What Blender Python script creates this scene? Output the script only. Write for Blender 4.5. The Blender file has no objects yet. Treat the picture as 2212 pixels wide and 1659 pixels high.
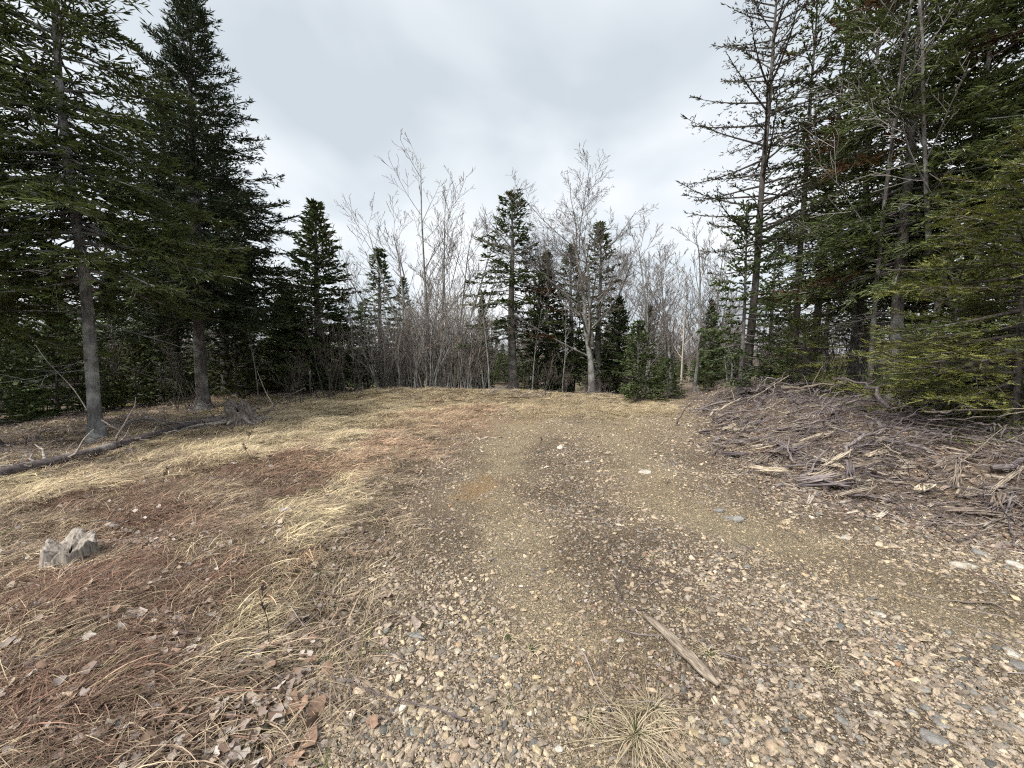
import bpy, math
import numpy as np
R = math.radians

# ------------------------------------------------------------------ camera, sky, sun, exposure
SC = bpy.context.scene
COL = SC.collection
PITCH = R(4.6); CAMH = 1.6; F = 864.0; CU, CV = 1106.0, 829.5      # photo measured at 2212 x 1659
cd = bpy.data.cameras.new('camera'); cam = bpy.data.objects.new('camera', cd); COL.objects.link(cam)
cam.location = (0, 0, CAMH); cam.rotation_euler = (math.pi/2 - PITCH, 0, 0)
cd.sensor_fit = 'HORIZONTAL'; cd.angle = 2*math.atan(CU/F); cd.clip_start = 0.05; cd.clip_end = 3000
SC.camera = cam

SUN_EL, SUN_AZ = R(52), R(-138)             # azimuth measured from +Y (view direction), negative = left
w = bpy.data.worlds.new('World'); SC.world = w; w.use_nodes = True
nt = w.node_tree; nt.nodes.clear()
def N(t, ty, **k):
    n = t.nodes.new(ty)
    for a, b in k.items(): setattr(n, a, b)
    return n
out = N(nt, 'ShaderNodeOutputWorld')
sky = N(nt, 'ShaderNodeTexSky', sky_type='NISHITA', sun_disc=False, sun_elevation=SUN_EL, sun_rotation=SUN_AZ)
bg1 = N(nt, 'ShaderNodeBackground'); bg1.inputs[1].default_value = 0.10
nt.links.new(sky.outputs[0], bg1.inputs[0])
tc = N(nt, 'ShaderNodeTexCoord'); sep = N(nt, 'ShaderNodeSeparateXYZ'); nt.links.new(tc.outputs['Generated'], sep.inputs[0])
zc = N(nt, 'ShaderNodeMath', operation='ABSOLUTE'); nt.links.new(sep.outputs[2], zc.inputs[0])
za = N(nt, 'ShaderNodeMath', operation='ADD'); nt.links.new(zc.outputs[0], za.inputs[0]); za.inputs[1].default_value = 0.32
dx = N(nt, 'ShaderNodeMath', operation='DIVIDE'); nt.links.new(sep.outputs[0], dx.inputs[0]); nt.links.new(za.outputs[0], dx.inputs[1])
dy = N(nt, 'ShaderNodeMath', operation='DIVIDE'); nt.links.new(sep.outputs[1], dy.inputs[0]); nt.links.new(za.outputs[0], dy.inputs[1])
cmb = N(nt, 'ShaderNodeCombineXYZ'); nt.links.new(dx.outputs[0], cmb.inputs[0]); nt.links.new(dy.outputs[0], cmb.inputs[1]); cmb.inputs[2].default_value = 3.7
no = N(nt, 'ShaderNodeTexNoise'); no.inputs['Scale'].default_value = 1.6; no.inputs['Detail'].default_value = 4.0; no.inputs['Roughness'].default_value = 0.46; no.inputs['Distortion'].default_value = 0.35
nt.links.new(cmb.outputs[0], no.inputs['Vector'])
rp = N(nt, 'ShaderNodeValToRGB'); nt.links.new(no.outputs[0], rp.inputs[0])
el = rp.color_ramp.elements
el[0].position = 0.36; el[0].color = (0.62, 0.68, 0.73, 1)
el[1].position = 0.63; el[1].color = (0.98, 1.0, 1.02, 1)
e = el.new(0.5); e.color = (0.80, 0.85, 0.89, 1)
bg2 = N(nt, 'ShaderNodeBackground'); nt.links.new(rp.outputs[0], bg2.inputs[0]); bg2.inputs[1].default_value = 0.60
mx = N(nt, 'ShaderNodeMixShader'); mx.inputs[0].default_value = 0.93
nt.links.new(bg1.outputs[0], mx.inputs[1]); nt.links.new(bg2.outputs[0], mx.inputs[2]); nt.links.new(mx.outputs[0], out.inputs[0])

sl = bpy.data.lights.new('sun', 'SUN'); sl.energy = 3.3; sl.angle = R(20); sl.color = (1.0, 0.96, 0.90)
sun = bpy.data.objects.new('sun', sl); COL.objects.link(sun)
sun.rotation_euler = (math.pi/2 - SUN_EL, 0, math.pi - SUN_AZ); sun.location = (-8, 8, 20)
SC.view_settings.view_transform = 'Standard'; SC.view_settings.look = 'None'; SC.view_settings.gamma = 1.0
SC.view_settings.exposure = 0.88; SC.view_settings.use_curve_mapping = False
SC.cycles.max_bounces = 6; SC.cycles.diffuse_bounces = 3; SC.cycles.transparent_max_bounces = 4
SC.cycles.use_denoising = False; SC.cycles.pixel_filter_type = 'BLACKMAN_HARRIS'; SC.cycles.filter_width = 1.2
SC.cycles.use_adaptive_sampling = True; SC.cycles.adaptive_threshold = .03; SC.cycles.adaptive_min_samples = 40

# ------------------------------------------------------------------ numbers: noise, terrain, pixel helpers
def _hash(ix, iy, s):
    h = (ix.astype(np.int64)*374761393 + iy.astype(np.int64)*668265263 + s*1442695041) & 0x7fffffff
    h = ((h ^ (h >> 13))*1274126177) & 0x7fffffff
    return ((h ^ (h >> 16)) & 0xffff)/65535.0
def vnoise(x, y, s=0):
    x = np.asarray(x, float); y = np.asarray(y, float)
    ix = np.floor(x); iy = np.floor(y); fx = x-ix; fy = y-iy
    fx = fx*fx*(3-2*fx); fy = fy*fy*(3-2*fy)
    a = _hash(ix, iy, s); b = _hash(ix+1, iy, s); c = _hash(ix, iy+1, s); d = _hash(ix+1, iy+1, s)
    return (a*(1-fx)+b*fx)*(1-fy) + (c*(1-fx)+d*fx)*fy
def fbm(x, y, s=0, o=4):
    v = 0; a = 0.5; k = 1.0
    for i in range(o):
        v = v + a*vnoise(np.asarray(x)*k+i*17.3, np.asarray(y)*k-i*9.1, s+i); a *= 0.5; k *= 2.03
    return v/(1-0.5**o)
def sst(a, b, x):
    t = np.clip((x-a)/(b-a), 0, 1); return t*t*(3-2*t)
YR = [-5, 0, 2, 3.15, 4.2, 5.8, 8.6, 12.8, 20]; XR = [7, 6, 5, 4.0, 3.0, 3.05, 3.7, 5.2, 9]
YL = [-5, 0, 1.5, 2.9, 4.3, 6.9, 9, 11.5, 13, 20]; XL = [-.9, -.9, -.97, -1.1, -1.18, -1.15, -.8, -.1, 1.0, 5]
def redge(y): return np.interp(y, YR, XR)
def ledge(y): return np.interp(y, YL, XL)
def hgt(x, y):
    x = np.asarray(x, float); y = np.asarray(y, float)
    z = (fbm(x*0.45, y*0.45, 3, 3)-0.5)*0.16
    near = sst(80, 25, np.hypot(x, y))
    e = redge(y)
    z = z + 0.54*sst(0.1, 2.2, x-e)*sst(0.5, 3.5, y)*(1-0.35*sst(2.2, 6, x-e))
    l = ledge(y)
    z = z + 0.10*sst(0.0, 0.9, l-x)*(0.6+0.8*fbm(x*1.1, y*1.1, 11, 2))
    z = z + (fbm(x*1.3, y*1.3, 29, 3)-.5)*.22*sst(.1, 1.2, l-x)*sst(1, 2.5, y)*near
    path = sst(l-.2, l+.5, x)*(1-sst(e-.5, e+.2, x))
    # two wheel ruts and a low crown between
    c = (l+e)*0.5
    z = z - 0.05*path*(np.exp(-((x-(l*0.78+e*0.22))/.34)**2) + np.exp(-((x-(l*0.3+e*0.7))/.42)**2))
    # low berm across the far end, ground falling away behind
    z = z + 0.22*np.exp(-((y-13.3-0.08*x)/1.0)**2)*sst(-6.5, -3.5, x)*(1-sst(2.6, 3.8, x))*(0.15+1.7*fbm(x*.8, y*.8, 5, 3))
    z = z - 1.3*sst(14.2, 26, y) - 2.5*sst(24, 90, y)
    z = z - 0.5*sst(-8, -18, x)
    z = z + (fbm(x*3, y*3, 23, 3)-.5)*0.05*near
    return z
SP, CP = math.sin(PITCH), math.cos(PITCH)
def ray(u, v):
    a = (u-CU)/F; b = (CV-v)/F
    return np.array([a, CP+b*SP, -SP+b*CP])
TS = np.concatenate([np.arange(0.5, 30, 0.03), np.arange(30, 120, .5)])
def at(u, v):
    """ground point seen at photo pixel (u, v)"""
    d = ray(u, v); lo, hi = TS[0], TS[-1]
    for _ in range(2):
        ts = TS if _ == 0 else np.linspace(lo, hi, 60)
        below = CAMH+d[2]*ts < hgt(d[0]*ts, d[1]*ts); k = int(np.argmax(below)) if below.any() else len(ts)-1
        lo, hi = ts[max(k-1, 0)], ts[k]
    q = d*hi; return np.array([q[0], q[1], float(hgt(q[0], q[1]))])
def by(u, y, v=800):
    """ground point in the direction of column u at distance y"""
    d = ray(u, v); x = d[0]/d[1]*y
    return np.array([x, y, float(hgt(x, y))])
def zat(v, y):
    d = ray(CU, v); return CAMH + y*d[2]/d[1]
def proj(x, y, z):
    dz = z-CAMH; dep = y*CP - dz*SP; up = y*SP + dz*CP
    dep = np.where(dep < .05, .05, dep)
    return CU+F*x/dep, CV-F*up/dep

# ------------------------------------------------------------------ mesh helpers
class MB:
    def __init__(s): s.v = []; s.f = []; s.c = []; s.n = 0
    def add(s, v, f, c=None):
        v = np.asarray(v, np.float32).reshape(-1, 3); f = np.asarray(f, np.int64)
        s.v.append(v); s.f.append(f + s.n)
        if c is None: c = (0.5, 0.5, 0.5)
        c = np.asarray(c, np.float32)
        if c.ndim == 1: c = np.tile(c, (len(v), 1))
        s.c.append(c); s.n += len(v)
    def mesh(s, name, mat, smooth=False):
        me = bpy.data.meshes.new(name)
        v = np.concatenate(s.v); c = np.concatenate(s.c)
        tot = np.concatenate([np.full(len(f), f.shape[1], np.int32) for f in s.f])
        lp = np.concatenate([f.ravel() for f in s.f]).astype(np.int32)
        me.vertices.add(len(v)); me.vertices.foreach_set('co', v.ravel())
        me.loops.add(len(lp)); me.loops.foreach_set('vertex_index', lp)
        me.polygons.add(len(tot)); st = np.zeros(len(tot), np.int32); st[1:] = np.cumsum(tot)[:-1]
        me.polygons.foreach_set('loop_start', st); me.polygons.foreach_set('loop_total', tot)
        if smooth: me.polygons.foreach_set('use_smooth', np.ones(len(tot), bool))
        at_ = me.attributes.new('col', 'FLOAT_COLOR', 'POINT')
        at_.data.foreach_set('color', np.concatenate([c, np.ones((len(c), 1), np.float32)], 1).ravel())
        me.update(calc_edges=True)
        if mat: me.materials.append(mat)
        return me
def nrm(a):
    return a/np.maximum(np.linalg.norm(a, axis=-1, keepdims=True), 1e-9)
def tubes(mb, P, Rr, k=5, col=(0.5, 0.5, 0.5), rough=0.0, rng=None, cap=True):
    """P (N,M,3) centre lines, Rr (N,M) radii"""
    P = np.asarray(P, float); Rr = np.asarray(Rr, float)
    if P.ndim == 2: P = P[None]; Rr = Rr[None]
    n, m, _ = P.shape
    if n == 0: return
    T = np.empty_like(P); T[:, 1:-1] = P[:, 2:]-P[:, :-2]; T[:, 0] = P[:, 1]-P[:, 0]; T[:, -1] = P[:, -1]-P[:, -2]
    T = nrm(T)
    main = nrm(P[:, -1]-P[:, 0]); ref = np.where(np.abs(main[:, 2:3]) > .75, np.array([[1., .13, 0]]), np.array([[.05, .1, 1.]]))[:, None, :]
    U = nrm(np.cross(T, np.broadcast_to(ref, T.shape))); V = np.cross(T, U)
    a = np.arange(k)*2*math.pi/k
    rr = Rr[:, :, None]*np.ones(k)
    if rough and rng is not None: rr = rr*(1+rough*rng.standard_normal(rr.shape))
    X = P[:, :, None, :] + rr[..., None]*(np.cos(a)[:, None]*U[:, :, None, :] + np.sin(a)[:, None]*V[:, :, None, :])
    idx = np.arange(n*m*k).reshape(n, m, k)
    j = (np.arange(k)+1) % k
    f = np.stack([idx[:, :-1, :], idx[:, :-1, :][:, :, j], idx[:, 1:, :][:, :, j], idx[:, 1:, :]], -1).reshape(-1, 4)
    c = np.asarray(col, float)
    if c.ndim == 2: c = np.repeat(c, m*k, 0)
    mb.add(X.reshape(-1, 3), f, c)
    if cap and k > 3:
        base = mb.n - n*m*k
        mb.f.append((idx[:, -1, :]).reshape(n, k)+base); mb.f.append(idx[:, 0, ::-1].reshape(n, k)+base)
def kites(mb, B, D, Nn, L, W, C, both=True):
    Lt = nrm(np.cross(D, Nn)); Nn = np.cross(Lt, D)
    L = L[:, None]; W = W[:, None]*.5
    mid = B+D*L*.45; tip = B+D*L
    vs = [B, mid+Lt*W, tip, mid-Lt*W]
    if both: vs += [mid+Nn*W, mid-Nn*W]
    k = len(vs)
    X = np.stack(vs, 1).reshape(-1, 3); i = np.arange(len(B))[:, None]*k
    fs = [i+np.array([[0, 1, 2, 3]])]
    if both: fs.append(i+np.array([[0, 4, 2, 5]]))
    mb.add(X, np.concatenate(fs), np.repeat(C, k, 0))
def combs(mb, B, D, Nn, L, NL, C, rng, K=8):
    """a shoot as K single needles either side of and above its axis"""
    n = len(B); Lt = nrm(np.cross(D, Nn)); Nn = np.cross(Lt, D)
    u = (np.arange(K)+.3)/K; ang = np.where(np.arange(K) % 2 == 0, 1, -1)
    pos = B[:, None, :]+D[:, None, :]*(L[:, None]*u)[..., None]
    el_ = rng.uniform(-.2, .8, (n, K, 1))
    out_ = ang[None, :, None]*Lt[:, None, :]*np.cos(el_)+Nn[:, None, :]*np.sin(el_)
    tip = pos + (D[:, None, :]*.55+out_*.85)*NL[:, None, None]*rng.uniform(.75, 1.15, (n, K, 1))
    wv = D[:, None, :]*(NL[:, None, None]*.26)
    X = np.stack([pos-wv, pos+wv, tip], 2).reshape(-1, 3)
    mb.add(X, np.arange(len(X)).reshape(-1, 3), np.repeat(C, K*3, 0))

# ------------------------------------------------------------------ materials
def base_mat(name):
    m = bpy.data.materials.new(name); m.use_nodes = True; t = m.node_tree; t.nodes.clear()
    o = N(t, 'ShaderNodeOutputMaterial'); p = N(t, 'ShaderNodeBsdfPrincipled'); t.links.new(p.outputs[0], o.inputs[0])
    p.inputs['Roughness'].default_value = 0.85; p.inputs['Specular IOR Level'].default_value = 0.25
    return m, t, p, o
def mixc(t, a, b, f, mode='MIX'):
    n = N(t, 'ShaderNodeMix', data_type='RGBA', blend_type=mode)
    for s, val in ((n.inputs[0], f), (n.inputs[6], a), (n.inputs[7], b)):
        if hasattr(val, 'is_output'): t.links.new(val, s)
        else: s.default_value = val if not isinstance(val, tuple) or len(val) == 4 else (*val, 1)
    return n.outputs[2]
def noise(t, scale, detail=4, vec=None, rough=.55):
    n = N(t, 'ShaderNodeTexNoise'); n.inputs['Scale'].default_value = scale; n.inputs['Detail'].default_value = detail; n.inputs['Roughness'].default_value = rough
    if vec is None:
        g = N(t, 'ShaderNodeTexCoord'); vec = g.outputs['Object']
    t.links.new(vec, n.inputs['Vector']); return n.outputs[0]
def ramp(t, fac, pts):
    r = N(t, 'ShaderNodeValToRGB'); t.links.new(fac, r.inputs[0]); e = r.color_ramp.elements
    e[0].position = pts[0][0]; e[0].color = (*pts[0][1], 1); e[1].position = pts[-1][0]; e[1].color = (*pts[-1][1], 1)
    for p_, c_ in pts[1:-1]:
        q = e.new(p_); q.color = (*c_, 1)
    return r.outputs[0]
def bump(t, p, h, s=.5, d=.01):
    b = N(t, 'ShaderNodeBump'); b.inputs['Strength'].default_value = s; b.inputs['Distance'].default_value = d
    t.links.new(h, b.inputs['Height']); t.links.new(b.outputs[0], p.inputs['Normal'])
def attr(t, name, ty='GEOMETRY'):
    a = N(t, 'ShaderNodeAttribute'); a.attribute_type = ty; a.attribute_name = name; return a
def leaf_mat(name, transl=.22, rough=.55, inst=False):
    m, t, p, o = base_mat(name)
    a = attr(t, 'col', 'INSTANCER' if inst else 'GEOMETRY').outputs['Color']
    if inst:
        a2 = attr(t, 'col').outputs['Color']; a = mixc(t, a, a2, 1.0, 'MULTIPLY')
    t.links.new(a, p.inputs['Base Color']); p.inputs['Roughness'].default_value = rough
    tr = N(t, 'ShaderNodeBsdfTranslucent'); t.links.new(a, tr.inputs[0])
    ms = N(t, 'ShaderNodeMixShader'); ms.inputs[0].default_value = transl
    t.links.new(p.outputs[0], ms.inputs[1]); t.links.new(tr.outputs[0], ms.inputs[2]); t.links.new(ms.outputs[0], o.inputs[0])
    return m
def bark_mat(name, c1, c2, c3, scale=9, stretch=.25, lich=.55):
    m, t, p, o = base_mat(name)
    g = N(t, 'ShaderNodeTexCoord'); mp = N(t, 'ShaderNodeMapping'); mp.inputs['Scale'].default_value = (1, 1, stretch)
    t.links.new(g.outputs['Object'], mp.inputs[0])
    n1 = noise(t, scale*3, 5, mp.outputs[0], .65); n2 = noise(t, scale*.35, 3)
    a = ramp(t, n1, [(.3, c1), (.7, c2)])
    k = N(t, 'ShaderNodeMapRange'); t.links.new(n2, k.inputs[0]); k.inputs[1].default_value = lich-.06; k.inputs[2].default_value = lich+.09
    t.links.new(mixc(t, a, c3, k.outputs[0]), p.inputs['Base Color'])
    bump(t, p, n1, .9, .02); p.inputs['Roughness'].default_value = .95
    return m
M = {}
M['needle'] = leaf_mat('conifer_needles', .18, .6)
M['twig'] = base_mat('bare_twig')[0]
t_ = M['twig'].node_tree; p_ = t_.nodes['Principled BSDF']; t_.links.new(attr(t_, 'col').outputs['Color'], p_.inputs['Base Color'])
M['bark_spruce'] = bark_mat('spruce_bark', (.055, .045, .04), (.17, .155, .145), (.24, .24, .225))
M['bark_pale'] = bark_mat('pale_fir_bark', (.06, .058, .056), (.18, .177, .172), (.29, .29, .28), 9, .2, .52)
M['bark_dark'] = bark_mat('dark_bark', (.04, .033, .03), (.12, .105, .095), (.19, .185, .17), 9, .25, .6)
M['bark_grey'] = bark_mat('grey_hardwood_bark', (.075, .069, .064), (.18, .17, .158), (.26, .26, .245), 7, .4, .5)
M['bark_birch'] = bark_mat('pale_birch_bark', (.33, .29, .24), (.58, .53, .46), (.2, .17, .14), 6, 1.6, .62)
M['bark_log'] = bark_mat('weathered_log_bark', (.04, .033, .034), (.14, .118, .115), (.25, .225, .21), 8, 1.0, .58)
def wood_mat(name, c1, c2, c3, grain=(.12, 1, 1), ns=55):
    m, t, p, o = base_mat(name)
    g = N(t, 'ShaderNodeTexCoord'); mp = N(t, 'ShaderNodeMapping'); mp.inputs['Scale'].default_value = grain
    t.links.new(g.outputs['Object'], mp.inputs[0])
    n1 = noise(t, ns, 4, mp.outputs[0], .6); n2 = noise(t, 6, 3)
    a = ramp(t, n1, [(.32, c1), (.55, c2), (.75, c3)])
    oi = N(t, 'ShaderNodeObjectInfo'); br = ramp(t, oi.outputs['Random'], [(0., (.42, .39, .40)), (.5, (.8, .78, .77)), (1., (1.3, 1.26, 1.18))])
    t.links.new(mixc(t, a, br, 1., 'MULTIPLY'), p.inputs['Base Color']); bump(t, p, n1, .8, .012); p.inputs['Roughness'].default_value = .92
    return m
M['deadwood'] = wood_mat('weathered_dead_wood', (.11, .095, .088), (.34, .31, .29), (.52, .48, .43))
M['deadwood_unit'] = wood_mat('weathered_branch_wood', (.06, .05, .054), (.215, .188, .188), (.44, .40, .37), (.07, 1, 1), 2.4)
M['palewood'] = wood_mat('bleached_split_wood', (.13, .105, .085), (.44, .38, .30), (.64, .57, .47), (.10, 1, 1), 5)
M['stump_dark'] = wood_mat('dark_stump_wood', (.035, .03, .028), (.15, .13, .12), (.36, .33, .29), (1, 1, .14), 30)
M['stumpwood'] = wood_mat('rotten_stump_wood', (.12, .105, .09), (.42, .38, .33), (.6, .55, .48), (1, 1, .14))

def rock_mat(name, source):
    m, t, p, o = base_mat(name)
    if source == 'obj':
        oi = N(t, 'ShaderNodeObjectInfo'); c = oi.outputs['Color']
    else: c = attr(t, 'col', 'INSTANCER').outputs['Color']
    n1 = noise(t, 3.0, 5); n2 = noise(t, 14, 4)
    a = mixc(t, c, ramp(t, n1, [(.3, (.62, .6, .58)), (.7, (1.2, 1.17, 1.1))]), 1., 'MULTIPLY')
    t.links.new(a, p.inputs['Base Color']); bump(t, p, n2, .5, .05); p.inputs['Roughness'].default_value = .9
    return m
M['rock'] = rock_mat('loose_stone', 'obj'); M['pebble'] = rock_mat('gravel_pebble', 'inst')
M['grass'] = leaf_mat('dry_grass', .25, .7, True); M['leaf'] = leaf_mat('dead_leaf', .15, .7, True)
M['sticks'] = leaf_mat('twig_litter', .0, .9, True)
m, t, p, o = base_mat('dead_leaf_single'); oi = N(t, 'ShaderNodeObjectInfo'); n1 = noise(t, 4, 4)
t.links.new(mixc(t, oi.outputs['Color'], ramp(t, n1, [(.3, (.6, .58, .56)), (.7, (1.25, 1.2, 1.15))]), 1., 'MULTIPLY'), p.inputs['Base Color']); M['leaf1'] = m

def ground_mat(name, gravel):
    m, t, p, o = base_mat(name)
    g = N(t, 'ShaderNodeTexCoord'); vec = g.outputs['Object']
    c = attr(t, 'col').outputs['Color']
    vo = N(t, 'ShaderNodeTexVoronoi'); vo.inputs['Scale'].default_value = 70 if gravel else 45; vo.inputs['Randomness'].default_value = 1; t.links.new(vec, vo.inputs['Vector'])
    vd = N(t, 'ShaderNodeTexVoronoi', feature='DISTANCE_TO_EDGE'); vd.inputs['Scale'].default_value = 70 if gravel else 45; t.links.new(vec, vd.inputs['Vector'])
    sepc = N(t, 'ShaderNodeSeparateColor'); t.links.new(vo.outputs['Color'], sepc.inputs[0])
    cellc = ramp(t, sepc.outputs[0], [(0, (.55, .52, .5)), (.3, (.9, .86, .78)), (.6, (1.15, 1.1, .98)), (.85, (.8, .82, .84)), (1, (1.9, 1.8, 1.6))])
    a = mixc(t, c, cellc, 0.95 if gravel else .5, 'MULTIPLY')
    n1 = noise(t, 130, 5, vec, .7)
    a = mixc(t, a, ramp(t, n1, [(.3, (.55, .52, .5)), (.7, (1.3, 1.28, 1.22))]), .8, 'MULTIPLY')
    ed = N(t, 'ShaderNodeMapRange'); t.links.new(vd.outputs[0], ed.inputs[0]); ed.inputs[1].default_value = 0.0; ed.inputs[2].default_value = .22
    t.links.new(a, p.inputs['Base Color'])
    hh = N(t, 'ShaderNodeMath', operation='ADD'); t.links.new(ed.outputs[0], hh.inputs[0]); t.links.new(n1, hh.inputs[1])
    bump(t, p, hh.outputs[0], 1.0, .012 if gravel else .01); p.inputs['Roughness'].default_value = .95
    return m
M['soil'] = ground_mat('forest_soil', False); M['gravel_ground'] = ground_mat('crushed_gravel', True)

# ------------------------------------------------------------------ object helpers
def link(name, me, parent=None, loc=None, rot=None, scale=None):
    o = bpy.data.objects.new(name, me); COL.objects.link(o)
    if parent is not None: o.parent = parent
    if loc is not None: o.location = [float(a) for a in loc]
    if rot is not None: o.rotation_euler = [float(a) for a in rot]
    if scale is not None: o.scale = [float(scale)]*3 if np.isscalar(scale) else [float(a) for a in scale]
    return o
def tag(o, label=None, cat=None, group=None, kind=None):
    for k, v in (('label', label), ('category', cat), ('group', group), ('kind', kind)):
        if v: o[k] = v
    return o
def thing(name, label, cat, loc, rz=0, group=None, scale=None):
    return tag(link(name, None, None, loc, (0, 0, rz), scale), label, cat, group)

# ------------------------------------------------------------------ ground zones (what grows or lies where)
def blob(u, v, L):
    s = 0
    for (cu, cv, ru, rv) in L: s = np.maximum(s, np.exp(-(((u-cu)/ru)**2+((v-cv)/rv)**2)))
    return s
RUST = [(60, 1560, 200, 120), (270, 1240, 120, 70), (300, 1110, 190, 75), (560, 1020, 150, 34), (690, 985, 60, 22), (120, 1290, 160, 70), (170, 1460, 200, 110), (430, 1260, 110, 60), (640, 1075, 80, 40), (330, 1330, 90, 60)]
STRAW = [(120, 1040, 240, 32), (500, 960, 260, 40), (740, 905, 220, 40), (620, 1180, 70, 45), (540, 1290, 60, 60), (740, 1060, 90, 30), (480, 1390, 60, 40), (850, 880, 150, 30), (90, 1080, 120, 22), (680, 1120, 60, 35)]
PINK = [(990, 905, 120, 26), (840, 968, 85, 28), (660, 1000, 60, 16), (600, 1230, 40, 30), (760, 1010, 60, 22)]
LEAFY = [(520, 1560, 190, 110), (420, 1420, 130, 70), (700, 1170, 70, 40), (300, 1620, 120, 60), (480, 1330, 60, 40), (230, 1180, 90, 30)]
DIRT = [(1035, 1042, 72, 30)]
DARKMID = [(1230, 1060, 75, 60), (1270, 1180, 95, 70), (1330, 1330, 120, 90), (1400, 1500, 190, 120), (1200, 990, 60, 25), (1230, 900, 90, 14)]
def zones(x, y, z):
    u, v = proj(x, y, z)
    u = u+(fbm(x*1.3, y*1.3, 31, 5)-.5)*260; v = v+(fbm(x*1.3, y*1.3, 37, 5)-.5)*110
    return u, v
def ground_col(x, y, z):
    u, v = zones(x, y, z)
    n = fbm(x*1.7, y*1.7, 41, 4)[:, None]
    c = np.array([.15, .12, .085])*(0.7+.6*n)
    ys = y < 17
    def lay(c, L, col, k=1.0):
        f = (np.clip(blob(u, v, L)*1.6-.15, 0, 1)*ys)[:, None]*k*.6
        return c*(1-f)+np.array(col)*f
    c = lay(c, STRAW, (.27, .215, .13)); c = lay(c, RUST, (.15, .10, .07)); c = lay(c, PINK, (.34, .235, .165)); c = lay(c, LEAFY, (.17, .13, .11))
    e = redge(y); b = (sst(-.2, 1.0, x-e)*(1-sst(5, 9, x-e)))[:, None]
    c = c*(1-b)+np.array([.19, .15, .12])*b*(0.6+.8*n)
    f = (np.exp(-(((u-1690)/75)**2+((v-1085)/28)**2)))[:, None]*.9
    c = c*(1-f)+np.array([.20, .10, .05])*f
    moss = np.clip(np.exp(-(((x+7.2)/1.6)**2+((y-12.2)/.6)**2))*.9+.8*sst(-6.5, -8, x)*sst(.5, .66, fbm(x*.8, y*.8, 83, 3)), 0, .9)[:, None]
    return c*(1-moss)+np.array([.15, .145, .04])*moss
def path_col(x, y, z):
    u, v = zones(x, y, z)
    l, e = ledge(y), redge(y)
    n = fbm(x*1.3, y*1.3, 51, 4)[:, None]
    c = np.array([.215, .172, .132])*(0.6+.8*n)
    tr = np.exp(-((x-(l*.76+e*.24))/.42)**2)+np.exp(-((x-(l*.3+e*.7))/.5)**2)
    tr = np.clip(tr*(.4+1.2*sst(.3, .65, fbm(x*1.7, y*1.7, 57, 5))), 0, 1)[:, None]
    c = c*(1-tr)+np.array([.36, .31, .23])*tr
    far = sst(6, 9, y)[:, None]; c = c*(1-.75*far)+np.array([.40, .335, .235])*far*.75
    f = np.clip(blob(u, v, DARKMID)*1.3-.1, 0, 1)[:, None]*.45; c = c*(1-f)+np.array([.125, .098, .07])*f
    f = np.clip(blob(u, v, DIRT)*2-.3, 0, 1)[:, None]; c = c*(1-f)+np.array([.36, .26, .16])*f
    f = np.clip(blob(u, v, PINK)*1.6-.15, 0, 1)[:, None]*.8; c = c*(1-f)+np.array([.34, .215, .145])*f
    return c
def axis(a, b, step, far):
    core = np.arange(a, b, step); g = [b]; s = step
    while g[-1] < far: s *= 1.18; g.append(g[-1]+s)
    h = [a]; s = step
    while h[-1] > -far: s *= 1.18; h.append(h[-1]-s)
    return np.array(sorted(set(np.round(np.concatenate([core, g, h]), 4))))
xs = axis(-9, 9, .075, 900); ys = axis(.6, 15.5, .075, 900); ys = ys[ys > -60]
GX, GY = np.meshgrid(xs, ys); gz = hgt(GX, GY)
gi = np.arange(GX.size).reshape(GX.shape)
GF = np.stack([gi[:-1, :-1], gi[:-1, 1:], gi[1:, 1:], gi[1:, :-1]], -1).reshape(-1, 4)
mb = MB(); mb.add(np.stack([GX, GY, gz], -1).reshape(-1, 3), GF, ground_col(GX.ravel(), GY.ravel(), gz.ravel()))
ground = tag(link('ground', mb.mesh('ground', M['soil'], True)), 'brown forest ground with dead grass and litter around the clearing', kind='structure')
def in_path(x, y):
    j = (fbm(x*1.6, y*1.6, 71, 3)-.5)
    return (x > ledge(y)-.15+j*1.0) & (x < redge(y)+.5+j*1.1) & (y < 13.2+j) & (y > -3)
fx = GX.ravel()[GF].mean(1); fy = GY.ravel()[GF].mean(1); keep = GF[in_path(fx, fy) & (fy > .2)]
used, inv = np.unique(keep, return_inverse=True)
px_, py_ = GX.ravel()[used], GY.ravel()[used]; pz_ = gz.ravel()[used]+.004
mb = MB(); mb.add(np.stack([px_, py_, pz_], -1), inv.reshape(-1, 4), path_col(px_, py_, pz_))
track = tag(link('gravel_track', mb.mesh('gravel_track', M['gravel_ground'], True)), 'stony gravel track with two wheel ruts running into the clearing', kind='structure')

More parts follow.
